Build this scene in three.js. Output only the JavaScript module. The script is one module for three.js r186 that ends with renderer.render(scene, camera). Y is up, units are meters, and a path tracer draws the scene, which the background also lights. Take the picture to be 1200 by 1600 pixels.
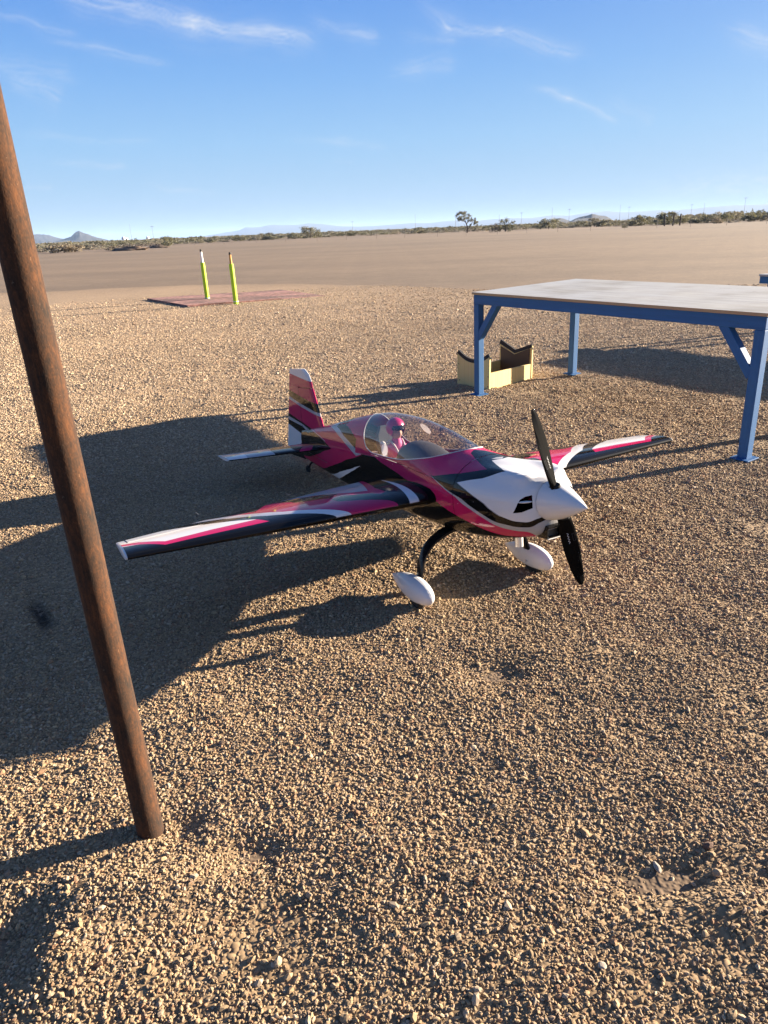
import * as THREE from 'three';
import { RoundedBoxGeometry } from 'three/addons/geometries/RoundedBoxGeometry.js';
import { mergeGeometries as mergeRaw, toCreasedNormals, mergeVertices } from 'three/addons/utils/BufferGeometryUtils.js';
import { MarchingCubes } from 'three/addons/objects/MarchingCubes.js';
import { ImprovedNoise } from 'three/addons/math/ImprovedNoise.js';
import { Brush, Evaluator, SUBTRACTION } from 'three-bvh-csg';

// ---------------------------------------------------------------- camera, sky, sun, exposure
const scene = new THREE.Scene();
const EXPO = 5.2;
const camera = new THREE.PerspectiveCamera(71.56, 768 / 1024, 0.05, 60000);
{
  const p = Math.atan(441 / 1110), r = 2.3 * Math.PI / 180;
  camera.position.set(0, 1.4, 0);
  camera.rotation.set(-p, 0, -r, 'XYZ');
}
scene.add(camera);
const renderer = new THREE.WebGLRenderer({ antialias: true });
renderer.setSize(768, 1024);
renderer.toneMapping = THREE.LinearToneMapping;
renderer.toneMappingExposure = EXPO;
renderer.shadowMap.enabled = true;
const SUN = new THREE.Vector3(0.921, 0.233, -0.306).normalize();
const sun = new THREE.DirectionalLight(new THREE.Color().setRGB(1, 0.855, 0.67), 5);
sun.position.copy(SUN).multiplyScalar(40);
sun.castShadow = true;
sun.shadow.mapSize.set(4096, 4096);
Object.assign(sun.shadow.camera, { left: -14, right: 14, top: 14, bottom: -14, near: 1, far: 90 });
sun.shadow.camera.updateProjectionMatrix();
scene.add(sun, sun.target);

// ---------------------------------------------------------------- small tools
const mergeGeometries = (a) => mergeRaw(a.map((g) => g.index ? g.toNonIndexed() : g));
function rng(seed) { let a = seed >>> 0; return () => { a = (a + 0x6D2B79F5) | 0; let t = Math.imul(a ^ (a >>> 15), 1 | a); t = (t + Math.imul(t ^ (t >>> 7), 61 | t)) ^ t; return ((t ^ (t >>> 14)) >>> 0) / 4294967296; }; }
const IN = new ImprovedNoise();
const n3 = (x, y, z = 0.37) => IN.noise(x, y, z);
function fbm(x, y, z, o) { let s = 0, a = 0.5, f = 1; for (let i = 0; i < o; i++) { s += a * n3(x * f, y * f, z + i * 7.3); a *= 0.5; f *= 2.03; } return s; }
const clamp = (v, a, b) => Math.min(b, Math.max(a, v));
const sstep = (a, b, v) => { const t = clamp((v - a) / (b - a), 0, 1); return t * t * (3 - 2 * t); };
const lerp = (a, b, t) => a + (b - a) * t;
const lin = (r, g, b) => new THREE.Color().setRGB(r, g, b);

// ---------------------------------------------------------------- the sky
{
  const Wd = 4096, Hd = 2048, data = new Float32Array(Wd * Hd * 4);
  // display-referred linear colours by elevation
  const stops = [[0, .46, .62, .77], [3, .385, .60, .83], [6, .31, .56, .87], [10, .205, .45, .86], [14, .135, .35, .82], [22, .075, .22, .60], [40, .05, .16, .47], [90, .04, .13, .40]];
  // streaks of cirrus: centre lines in degrees of azimuth / elevation, half width, strength
  const streaks = [
    [[-21, 14.9], [-18.5, 14.2], [-11.6, 12.9], [-3.5, 11.8], .5, .55], [[-14, 13.6], [-3, 11.9], .22, .35], [[-4, 13.3], [-3, 12.8], [1.3, 11.8], .3, .3],
    [[3.3, 14.0], [5.7, 12.7], [9.1, 11.9], [15.1, 10.3], .35, .42], [[2, 12.2], [6.5, 11.8], .3, .2], [[-25, 13.1], [-18.5, 12.4], .2, .26], [[-21.2, 12.1], [-13.1, 10.75], .2, .32],
    [[-26, 10.4], [-19.3, 10], .5, .22], [[-24, 9.8], [-20.2, 8.6], .5, .3], [[1.2, 10.1], [3.5, 10.2], [6.3, 10.5], .45, .24], [[11.2, 8.7], [14, 7.8], [17.5, 6.3], .2, .5],
    [[16.2, 7.9], [19.8, 6.1], .45, .16], [[-23.9, 6.5], [-14.7, 6.05], .18, .2], [[-7, 6.55], [1.5, 5.55], .16, .22], [[-22.1, 4.8], [-17, 4.8], .15, .28], [[-16, 3.45], [-11, 3.0], .13, .24],
    [[23.2, 10.9], [29, 8.9], .4, .5], [[-24, 3.6], [-22, 3.6], .14, .2], [[-3, 4.9], [-1, 4.5], .12, .15],
  ];
  const segs = [];
  for (const s of streaks) { const w = s[s.length - 2], k = s[s.length - 1], pts = s.slice(0, -2); let L = 0; const ls = [0]; for (let i = 1; i < pts.length; i++) { L += Math.hypot(pts[i][0] - pts[i - 1][0], pts[i][1] - pts[i - 1][1]); ls.push(L); } for (let i = 1; i < pts.length; i++) segs.push({ a: pts[i - 1], b: pts[i], l0: ls[i - 1], l1: ls[i], L, w, k }); }
  const sd = SUN;
  for (let j = 0; j < Hd; j++) {
    const el = ((j + 0.5) / Hd - 0.5) * 180, e = Math.max(el, 0);
    let k = 0; while (k < stops.length - 2 && e > stops[k + 1][0]) k++;
    const A = stops[k], B = stops[k + 1], f = clamp((e - A[0]) / (B[0] - A[0]), 0, 1);
    const base = [1, 2, 3].map((c) => lerp(A[c], B[c], f));
    const ce = Math.cos(el * Math.PI / 180), se = Math.sin(el * Math.PI / 180);
    for (let i = 0; i < Wd; i++) {
      const o = (j * Wd + i) * 4, ph = ((i + 0.5) / Wd - 0.5) * 2 * Math.PI;
      const x = ce * Math.cos(ph), z = ce * Math.sin(ph), y = se;
      let [r, g, b] = base;
      if (el > -1) {
        const cosg = x * sd.x + y * sd.y + z * sd.z;
        const glow = Math.exp((cosg - 1) * 9) * 0.55 + Math.exp((cosg - 1) * 2.2) * 0.10;
        r += glow * 0.95; g += glow * 0.85; b += glow * 0.62;
        let c = 0;
        const az = Math.atan2(x, -z) * 180 / Math.PI;
        if (Math.abs(az) < 34 && el < 18) {
          const wv = fbm(az * 0.35, el * 0.8, 3.1, 3) * 0.7, az2 = az + wv * 0.8, el2 = el + fbm(az * 0.25, el * 0.6, 8.8, 3) * 0.7;
          for (const s of segs) {
            const dx = s.b[0] - s.a[0], dy = s.b[1] - s.a[1], ll = dx * dx + dy * dy;
            const t = ((az2 - s.a[0]) * dx + (el2 - s.a[1]) * dy) / ll;
            if (t < -0.35 || t > 1.35) continue;
            const tc = clamp(t, 0, 1), ex = az2 - s.a[0] - dx * tc, ey = el2 - s.a[1] - dy * tc, d = Math.hypot(ex, ey);
            if (d > s.w * 3.2) continue;
            const along = (s.l0 + tc * (s.l1 - s.l0)) / s.L;
            const side = ((az2 - s.a[0]) * -dy + (el2 - s.a[1]) * dx) / Math.sqrt(ll);
            const fade = sstep(0, 0.3, along) * (1 - sstep(0.88, 1, along)) + 0.12;
            const fib = 0.42 + 1.25 * fbm(along * s.L * 0.42 + side * 0.8, side * 8.5, s.w * 40, 5);
            c += s.k * (0.74 * Math.exp(-(d * d) / (s.w * s.w)) * fade * clamp(fib, 0, 1.3) + 0.16 * Math.exp(-(d * d) / (s.w * s.w * 4)) * fade * clamp(fib * 1.2, 0, 1));
          }
          // fine mackerel ripples low on the right
          if (az > 14 && el < 5) c += 0.32 * sstep(18, 25, az) * Math.exp(-(((el - 1.9) / 0.8) ** 2)) * clamp(0.35 + 1.9 * fbm(az * 1.6, el * 6, 5.5, 4), 0, 1);
        } else if (el > 2) {
          // the same thin cirrus carries on round the sky
          const px = x / (y + 0.25), pz = z / (y + 0.25), q = fbm(px * 1.4 + pz * 0.9, pz * 3.2 - px * 1.1, 2.2, 4);
          c += 0.5 * sstep(0.12, 0.5, q) * sstep(2, 10, el);
        }
        c = clamp(c, 0, 0.85);
        r = lerp(r, 0.86, c); g = lerp(g, 0.89, c); b = lerp(b, 0.93, c);
      }
      data[o] = r / EXPO; data[o + 1] = g / EXPO; data[o + 2] = b / EXPO; data[o + 3] = 1;
    }
  }
  const t = new THREE.DataTexture(data, Wd, Hd, THREE.RGBAFormat, THREE.FloatType);
  t.mapping = THREE.EquirectangularReflectionMapping; t.magFilter = THREE.LinearFilter; t.needsUpdate = true;
  scene.background = t; scene.environment = t;
}
scene.fog = new THREE.FogExp2(0xa9c6ee, 0.00008);

// ---------------------------------------------------------------- naming
const used = {};
function numbered(n) { const k = used[n] = (used[n] ?? -1) + 1; return k ? `${n}_${String(k).padStart(3, '0')}` : n; }
function tag(o, label, category, group) { o.userData.label = label; if (category) o.userData.category = category; if (group) o.userData.group = group; return o; }
function struct(o, name) { o.name = name; o.userData.kind = 'structure'; o.castShadow = o.receiveShadow = true; scene.add(o); return o; }
function thing(name, label, category, group) { const o = new THREE.Group(); o.name = numbered(name); scene.add(o); return tag(o, label, category, group); }
function part(parent, name, geo, mat, label) { const m = new THREE.Mesh(geo, mat); m.name = name; m.castShadow = m.receiveShadow = true; if (label) m.userData.label = label; parent.add(m); return m; }
function canvas(w, h, draw, o = {}) {
  const c = document.createElement('canvas'); c.width = w; c.height = h; draw(c.getContext('2d'), w, h);
  const t = new THREE.CanvasTexture(c); if (o.color !== false) t.colorSpace = THREE.SRGBColorSpace;
  t.wrapS = t.wrapT = o.wrap ?? THREE.ClampToEdgeWrapping; t.anisotropy = 8; return t;
}
function dataTex(w, h, fn, srgb) {   // fn(x, y) -> [r, g, b] 0..255
  const d = new Uint8Array(w * h * 4);
  for (let y = 0; y < h; y++) for (let x = 0; x < w; x++) { const c = fn(x, y), o = (y * w + x) * 4; d[o] = clamp(c[0], 0, 255); d[o + 1] = clamp(c[1], 0, 255); d[o + 2] = clamp(c[2], 0, 255); d[o + 3] = 255; }
  const t = new THREE.DataTexture(d, w, h); t.magFilter = THREE.LinearFilter; t.wrapS = t.wrapT = THREE.RepeatWrapping; if (srgb) t.colorSpace = THREE.SRGBColorSpace; t.needsUpdate = true; return t;
}
function tileNoise(x, y, per, seed) {   // periodic noise, x and y in 0..1, per = cells across
  const h = (i, j) => { let n = Math.imul(((i % per) + per) % per, 374761393) + Math.imul(((j % per) + per) % per, 668265263) + Math.imul(seed, 1442695041); n = Math.imul(n ^ (n >>> 13), 1274126177); return ((n ^ (n >>> 16)) >>> 0) / 4294967296; };
  const X = x * per, Y = y * per, i = Math.floor(X), j = Math.floor(Y), u = X - i, v = Y - j, a = u * u * (3 - 2 * u), b = v * v * (3 - 2 * v);
  return lerp(lerp(h(i, j), h(i + 1, j), a), lerp(h(i, j + 1), h(i + 1, j + 1), a), b);
}
const box = (w, h, d, r = 0.003) => new RoundedBoxGeometry(w, h, d, 1, Math.min(r, w / 3, h / 3, d / 3));

// ---------------------------------------------------------------- the ground
// ridges and scuffs of the raked gravel, in metres
function gravelEdge(x) { // z of the far rim of the gravel
  const P = [[-60, -30], [-20, -24.5], [-10.1, -23.6], [-6, -24.2], [-2.6, -22.8], [0.25, -20.4], [2.2, -18.2], [5, -17], [12, -15.5], [30, -13], [60, -10]];
  let i = 0; while (i < P.length - 2 && x > P[i + 1][0]) i++; return lerp(P[i][1], P[i + 1][1], clamp((x - P[i][0]) / (P[i + 1][0] - P[i][0]), 0, 1));
}
const soft = (x, z, cx, cz, rx, rz, a) => { const dx = (x - cx) / rx, dz = (z - cz) / rz; return a * Math.exp(-dx * dx - dz * dz); };
function bedY(x, z) {
  const near = 1 - sstep(6, 14, Math.hypot(x, z));
  let y = 0.012 + 0.010 * fbm(x * 1.3, z * 1.3, 1.7, 3) + near * (0.016 * fbm(x * 3.6, z * 3.6, 4.9, 2) + 0.006 * fbm(x * 11, z * 11, 9.4, 2));
  // heaped stones and scrapes round the foot of the post
  y += soft(x, z, -0.60, -1.20, 0.22, 0.07, 0.028) + soft(x, z, -0.36, -1.30, 0.10, 0.05, -0.024) + soft(x, z, -0.55, -1.385, 0.06, 0.05, -0.018) + soft(x, z, -0.70, -1.04, 0.16, 0.10, 0.03) + soft(x, z, -0.32, -1.08, 0.15, 0.16, -0.014) + soft(x, z, -0.85, -1.06, 0.08, 0.09, -0.03);
  y += soft(x, z, 0.62, -1.18, 0.16, 0.06, -0.024) + soft(x, z, 0.72, -1.1, 0.09, 0.06, 0.018) + soft(x, z, 0.34, -2.0, 0.1, 0.07, -0.016) - 0.012 * darkPatch(x, z);
  const e = gravelEdge(x) + 0.5 * fbm(x * 0.5, z * 0.4, 2.2, 3);
  return y - 0.05 * sstep(0.9, -0.6, z - e);
}
// a long patch left of the post: bed and pebbles darker, slightly sunk
function darkPatch(x, z) { const dx = x + 1.40, dz = z + 2.53, a = dx * 0.555 + dz * 0.832, b = -dx * 0.832 + dz * 0.555; return Math.exp(-((a / 0.15) ** 4) - ((b / 0.030) ** 4)); }
const dustTex = dataTex(1024, 1024, (x, y) => {
  const u = x / 1024, v = y / 1024, a = tileNoise(u, v, 8, 1), b = tileNoise(u, v, 40, 2), c = tileNoise(u, v, 170, 3), d = tileNoise(u, v, 512, 4);
  const k = 0.78 + 0.13 * (a - 0.5) + 0.18 * (b - 0.5) + 0.22 * (c - 0.5) + 0.24 * (d - 0.5); return [255 * k, 252 * k, 246 * k];
}, false);
dustTex.repeat.set(1 / 3, 1 / 3);
const gritTex = (() => {   // packed stones about a centimetre across, as relief and as tone
  const N = 1024, H = new Float32Array(N * N), C = new Float32Array(N * N), r = rng(77);
  for (let k = 0; k < 26000; k++) {
    const cx = r() * N, cy = r() * N, a = 3 + r() * r() * 9, b = a * (0.55 + 0.4 * r()), th = r() * Math.PI, top = 0.4 + 0.6 * r(), tone = r(), co = Math.cos(th), si = Math.sin(th);
    for (let j = Math.floor(-a); j <= a; j++) for (let i = Math.floor(-a); i <= a; i++) {
      const p = (i * co + j * si) / a, q = (-i * si + j * co) / b, d = p * p + q * q; if (d > 1) continue;
      const h = top * Math.sqrt(1 - d), o = ((Math.round(cy + j) + N) % N) * N + (Math.round(cx + i) + N) % N; if (h > H[o]) { H[o] = h; C[o] = tone; }
    }
  }
  return { bump: dataTex(N, N, (x, y) => { const h = H[y * N + x] * 255; return [h, h, h]; }), color: dataTex(N, N, (x, y) => { const t = C[y * N + x], k = H[y * N + x] > 0.02 ? 0.62 + 0.42 * t : 0.5; return [255 * k, 250 * k * (0.96 + 0.05 * t), 244 * k * (0.92 + 0.09 * t)]; }) };
})();
function sheet(xs, zs, yf, colf) {
  const nx = xs.length, nz = zs.length, P = new Float32Array(nx * nz * 3), U = new Float32Array(nx * nz * 2), C = new Float32Array(nx * nz * 3), I = new Uint32Array((nx - 1) * (nz - 1) * 6);
  for (let j = 0, k = 0; j < nz; j++) for (let i = 0; i < nx; i++, k++) {
    const x = xs[i], z = zs[j]; P[k * 3] = x; P[k * 3 + 1] = yf(x, z); P[k * 3 + 2] = z; U[k * 2] = x; U[k * 2 + 1] = -z; const c = colf(x, z); C.set(c, k * 3);
  }
  for (let j = 0, k = 0; j < nz - 1; j++) for (let i = 0; i < nx - 1; i++) { const a = j * nx + i, b = a + 1, c = a + nx, d = c + 1; I[k++] = a; I[k++] = c; I[k++] = b; I[k++] = b; I[k++] = c; I[k++] = d; }
  const g = new THREE.BufferGeometry(); g.setAttribute('position', new THREE.BufferAttribute(P, 3)); g.setAttribute('uv', new THREE.BufferAttribute(U, 2)); g.setAttribute('color', new THREE.BufferAttribute(C, 3)); g.setIndex(new THREE.BufferAttribute(I, 1)); g.computeVertexNormals(); return g;
}
function spread(lo, hi, fineLo, fineHi, step, grow) {
  const a = []; for (let v = fineLo; v <= fineHi + 1e-9; v += step) a.push(v);
  let s = step, v = fineHi; while (v < hi) { s *= grow; v = Math.min(hi, v + s); a.push(v); }
  s = step; v = fineLo; while (v > lo) { s *= grow; v = Math.max(lo, v - s); a.unshift(v); }
  return a;
}
{
  const tone = (x, z) => {
    const d = Math.hypot(x, z), a = fbm(x * 0.09, z * 0.22, 6.1, 4), b = fbm(x * 0.012, z * 0.03, 9.7, 3), w = sstep(20, 60, d);
    const k = 1.04 + 0.42 * a + 0.36 * b, streak = 1 - 0.10 * w * clamp(fbm(x * 0.02, z * 0.35, 3.3, 2) * 2.2, 0, 1);
    return [0.178 * k * streak, 0.121 * k * streak, 0.076 * k * streak];
  };
  const m = new THREE.MeshStandardMaterial({ vertexColors: true, map: dustTex, roughness: 1, bumpMap: dustTex, bumpScale: 0.012 });
  struct(new THREE.Mesh(sheet(spread(-14000, 14000, -30, 30, 0.5, 1.13), spread(-16000, 2000, -34, 4, 0.5, 1.13), (x, z) => (Math.hypot(x, z) < 60 ? 0.008 * fbm(x * 0.7, z * 0.7, 5.5, 2) : 0) - 0.004, tone), m), 'ground');
  const g = sheet(spread(-60, 60, -2.6, 3.4, 0.022, 1.045), spread(-34, 3, -4.4, -0.3, 0.022, 1.045), bedY, (x, z) => { const k = (1 + 0.28 * fbm(x * 0.6, z * 0.6, 8.1, 4)) * (1 - 0.85 * darkPatch(x, z)), q = sstep(5, 16, Math.hypot(x, z)); return (() => { const w = sstep(3.2, -0.4, z - gravelEdge(x) + 1.6 * fbm(x * 0.35, z * 0.35, 4.4, 3)) * 0.85; return [lerp(lerp(0.285, 0.36, q) * k, 0.207, w), lerp(lerp(0.198, 0.255, q) * k, 0.142, w), lerp(lerp(0.112, 0.158, q) * k, 0.086, w)]; })(); });
  const gc = gritTex.color, gb = gritTex.bump; gc.repeat.set(1 / 1.4, 1 / 1.4); gb.repeat.set(1 / 1.4, 1 / 1.4);
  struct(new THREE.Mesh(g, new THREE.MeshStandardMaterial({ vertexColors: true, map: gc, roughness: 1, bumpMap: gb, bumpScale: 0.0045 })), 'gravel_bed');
}
// loose stones, each a real facetted pebble
{
  const pile = new THREE.Group(); pile.name = 'gravel'; pile.userData.kind = 'stuff'; pile.userData.label = 'loose tan gravel spread over the whole foreground'; scene.add(pile);
  const r = rng(4242), mats = new THREE.MeshStandardMaterial({ roughness: 0.95 });
  const kinds = [0, 1, 2, 3, 4].map((k) => {
    const g0 = mergeVertices(new THREE.IcosahedronGeometry(1, k < 2 ? 1 : 0).deleteAttribute('normal').deleteAttribute('uv'), 1e-3), p = g0.attributes.position, q = rng(50 + k);
    for (let i = 0; i < p.count; i++) { const s = 0.72 + 0.42 * q(); p.setXYZ(i, p.getX(i) * s * 1.25, p.getY(i) * s * (0.62 + 0.1 * (k % 3)), p.getZ(i) * s * 0.92); }
    const g = g0.toNonIndexed(); g.computeVertexNormals(); return g;
  });
  const lists = kinds.map(() => []);
  const bands = [[0.55, 2.6, 29000, 0.66], [2.6, 4.6, 19000, 0.75], [4.6, 7.5, 9600, 0.92], [7.5, 12, 3600, 1.2], [12, 20, 1150, 1.6]];
  for (const [d0, d1, dens, sc] of bands) {
    const half = 0.72, area = half * (d1 * d1 - d0 * d0), n = Math.round(area * dens);
    for (let i = 0; i < n; i++) {
      const d = Math.sqrt(d0 * d0 + r() * (d1 * d1 - d0 * d0)), a = (r() * 2 - 1) * half, x = Math.sin(a) * d, z = -Math.cos(a) * d;
      if (z > -0.3) continue;
      if (d > 12 && r() < (d - 12) / 9) continue;
      if (z < gravelEdge(x) + 0.4) continue;
      const bare = fbm(x * 1.7, z * 1.7, 21.5, 3) + soft(x, z, -0.30, -1.08, 0.13, 0.16, 0.55) + soft(x, z, -0.1, -0.95, 0.3, 0.12, 0.25) + soft(x, z, 0.1, -1.25, 0.35, 0.10, 0.15);
      if (d < 7 && r() < sstep(0.04, 0.36, bare) * 0.68) continue;
      if (Math.hypot(x + 0.623, z + 1.383) < 0.036) continue;
      let s = 0.0022 + 0.0056 * Math.pow(r(), 2.0); if (r() < 0.045) s *= 1.25 + r() * 0.75; s *= sc * (1 + 0.12 * fbm(x * 0.9, z * 0.9, 14.2, 2));
      lists[Math.floor(r() * 5)].push(x, z, s);
    }
  }
  const M = new THREE.Matrix4(), Q = new THREE.Quaternion(), E = new THREE.Euler(), P = new THREE.Vector3(), S = new THREE.Vector3(), c = new THREE.Color();
  lists.forEach((L, k) => {
    const n = L.length / 3, im = new THREE.InstancedMesh(kinds[k], mats, n); im.name = 'pebble'; im.userData.kind = 'stuff'; im.castShadow = im.receiveShadow = true;
    for (let i = 0; i < n; i++) {
      const x = L[i * 3], z = L[i * 3 + 1], s = L[i * 3 + 2];
      E.set((r() - 0.5) * 1.1, r() * 6.283, (r() - 0.5) * 1.1); Q.setFromEuler(E); P.set(x, bedY(x, z) + s * (0.05 + 0.45 * r()), z); S.set(s * (0.8 + 0.6 * r()), s * (0.8 + 0.45 * r()), s * (0.8 + 0.4 * r()));
      im.setMatrixAt(i, M.compose(P, Q, S));
      const h = r(), dk = darkPatch(x, z), far = 0.91 + 0.36 * sstep(2.2, 8, Math.hypot(x, z)), v = (0.54 + 0.46 * r()) * (1 + 0.28 * fbm(x * 0.6, z * 0.6, 8.1, 3)) * far * (1 - 0.86 * dk);
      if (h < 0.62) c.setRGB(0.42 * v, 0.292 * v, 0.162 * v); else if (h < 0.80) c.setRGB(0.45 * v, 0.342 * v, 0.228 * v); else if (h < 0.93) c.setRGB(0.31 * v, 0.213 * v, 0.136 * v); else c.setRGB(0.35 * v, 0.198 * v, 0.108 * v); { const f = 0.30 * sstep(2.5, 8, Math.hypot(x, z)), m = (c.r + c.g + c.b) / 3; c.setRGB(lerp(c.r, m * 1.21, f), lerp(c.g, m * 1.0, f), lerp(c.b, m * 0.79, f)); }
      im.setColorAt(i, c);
    }
    pile.add(im);
  });
}

// ---------------------------------------------------------------- lofts
// rings: arrays of [x, y, z, u, v]; closed joins the last point of a ring to the first
function loft(rings, { closed = false, cap0 = false, cap1 = false, crease = 0.7 } = {}) {
  const P = [], U = [], I = [], n = rings[0].length;
  for (const R of rings) for (const p of R) { P.push(p[0], p[1], p[2]); U.push(p[3] ?? 0, p[4] ?? 0); }
  const m = closed ? n : n - 1;
  for (let j = 0; j < rings.length - 1; j++) for (let i = 0; i < m; i++) { const a = j * n + i, b = j * n + (i + 1) % n, c = a + n, d = b + n; I.push(a, c, b, b, c, d); }
  const cap = (R, flip) => {
    const o = P.length / 3; let cx = 0, cy = 0, cz = 0, cu = 0, cv = 0; for (const p of R) { cx += p[0] / n; cy += p[1] / n; cz += p[2] / n; cu += (p[3] ?? 0) / n; cv += (p[4] ?? 0) / n; }
    P.push(cx, cy, cz); U.push(cu, cv); for (const p of R) { P.push(p[0], p[1], p[2]); U.push(p[3] ?? 0, p[4] ?? 0); }
    for (let i = 0; i < n; i++) { const a = o + 1 + i, b = o + 1 + (i + 1) % n; flip ? I.push(o, b, a) : I.push(o, a, b); }
  };
  if (cap0) cap(rings[0], false); if (cap1) cap(rings[rings.length - 1], true);
  let g = new THREE.BufferGeometry(); g.setAttribute('position', new THREE.Float32BufferAttribute(P, 3)); g.setAttribute('uv', new THREE.Float32BufferAttribute(U, 2)); g.setIndex(I);
  if (crease) g = toCreasedNormals(g, crease); else g.computeVertexNormals();
  return g;
}
const tube = (pts, r, seg = 24, rad = 8) => new THREE.TubeGeometry(new THREE.CatmullRomCurve3(pts.map((p) => new THREE.Vector3(...p))), seg, r, rad, false);

// ================================================================ the model aeroplane
// body axes: x forward from the spinner plate, y up from the thrust line, z out along the right wing
const SP = [[-2.24, .055, -.125, .026, -.008, 2.4, 3], [-2.05, .08, -.145, .042, -.01, 2.3, 3], [-1.85, .112, -.162, .06, -.014, 2.2, 3], [-1.65, .148, -.178, .08, -.018, 2.1, 3], [-1.45, .183, -.19, .098, -.02, 2, 3], [-1.23, .215, -.194, .116, -.02, 1.9, 3], [-1.08, .228, -.2, .126, -.02, 1.9, 3], [-.92, .226, -.203, .137, -.02, 1.9, 3], [-.78, .213, -.203, .146, -.02, 1.9, 3], [-.655, .188, -.202, .154, -.02, 1.9, 3], [-.56, .158, -.2, .16, -.018, 1.95, 3], [-.47, .13, -.2, .165, -.016, 2, 3], [-.35, .115, -.192, .172, -.014, 2.1, 2.8], [-.23, .108, -.176, .174, -.012, 2.2, 2.6], [-.12, .098, -.158, .163, -.01, 2.3, 2.5], [-.06, .09, -.143, .147, -.008, 2.3, 2.4], [-.03, .086, -.134, .134, -.008, 2.3, 2.4], [-.01, .082, -.126, .119, -.007, 2.2, 2.3], [.006, .077, -.114, .1, -.006, 2.1, 2.3], [.017, .071, -.098, .078, -.005, 2, 2.2]];
function sec(x) {
  const n = SP.length; x = clamp(x, SP[0][0], SP[n - 1][0]); let i = 0; while (i < n - 2 && x > SP[i + 1][0]) i++;
  const tan = (j, k) => { const a = Math.max(j - 1, 0), b = Math.min(j + 1, n - 1); return (SP[b][k] - SP[a][k]) / (SP[b][0] - SP[a][0]); };
  const h = SP[i + 1][0] - SP[i][0], u = (x - SP[i][0]) / h, u2 = u * u, u3 = u2 * u;
  return SP[i].map((v, k) => (2 * u3 - 3 * u2 + 1) * v + (u3 - 2 * u2 + u) * h * tan(i, k) + (-2 * u3 + 3 * u2) * SP[i + 1][k] + (u3 - u2) * h * tan(i + 1, k));
}
function skin(x, t, off = 0) {   // t: 0 top, +-1 belly
  const [, yt, yb, w, ym, nt, nb] = sec(x), a = Math.abs(t) * Math.PI, up = a < Math.PI / 2, n = up ? nt : nb;
  const hgt = up ? yt - ym : ym - yb, c = Math.pow(Math.abs(Math.cos(a)), 2 / n), s = Math.pow(Math.abs(Math.sin(a)), 2 / n);
  const bl = 0.020 * Math.exp(-(((Math.abs(t) - 0.17) / 0.075) ** 2)) * sstep(-0.31, -0.05, x) * sstep(0.002, -0.020, x);   // cylinder blisters
  return [x, ym + (up ? 1 : -1) * (hgt + off + bl) * c, Math.sign(t) * (w + off + bl) * s, (x + 2.3) / 2.4, 1 - Math.abs(t)];
}
const TS = [[-1.24, 0], [-1.2385, .05], [-1.236, .11], [-1.231, .2], [-1.221, .262], [-1.204, .308], [-1.163, .362], [-1.12, .383], [-1.08, .393], [-.98, .392], [-.87, .388], [-.75, .367], [-.65, .328], [-.57, .278], [-.5, .19], [-.465, .11], [-.445, 0]];
function sill(x) { if (x <= -1.24 || x >= -.445) return 0; let i = 0; while (x > TS[i + 1][0]) i++; return lerp(TS[i][1], TS[i + 1][1], (x - TS[i][0]) / (TS[i + 1][0] - TS[i][0])); }
function range(a, b, n) { return Array.from({ length: n + 1 }, (_, i) => a + (b - a) * i / n); }
const strip = (xs, t0, t1, n, off = 0) => loft(xs.map((x) => range(0, 1, n).map((k) => skin(x, lerp(t0(x), t1(x), k), off))), { crease: 1.2 });

const plane = thing('model_airplane', 'large pink, white and black aerobatic model airplane standing on the gravel', 'model airplane');
const BO = [-.456, -.466, 0];
{
  const F = new THREE.Vector3(.459, .133, .878), U = new THREE.Vector3(-.052, .991, -.123), R = new THREE.Vector3().crossVectors(F, U).normalize(); F.normalize(); U.crossVectors(R, F);
  const m = new THREE.Matrix4().makeBasis(F, U, R); plane.quaternion.setFromRotationMatrix(m);
  plane.position.set(.563, .521, -2.263).addScaledVector(F, BO[0]).addScaledVector(U, BO[1]).addScaledVector(R, BO[2]);
  plane.position.y += 0.004;
}
function pp(parent, name, geo, mat, label) { geo.translate(-BO[0], -BO[1], -BO[2]); return part(parent, name, geo, mat, label); }
const PINK = '#b21a52', BLK = '#08080a', WHT = '#cfcdcc', SIL = '#a2a1a3';
const poly = (g, pts, col) => { g.fillStyle = col; g.beginPath(); pts.forEach((p, i) => i ? g.lineTo(p[0], p[1]) : g.moveTo(p[0], p[1])); g.closePath(); g.fill(); };
const seam = (g, pts, w = 2.2, col = 'rgba(20,5,12,0.75)') => { g.strokeStyle = col; g.lineWidth = w; g.beginPath(); pts.forEach((p, i) => i ? g.lineTo(p[0], p[1]) : g.moveTo(p[0], p[1])); g.stroke(); };
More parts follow.
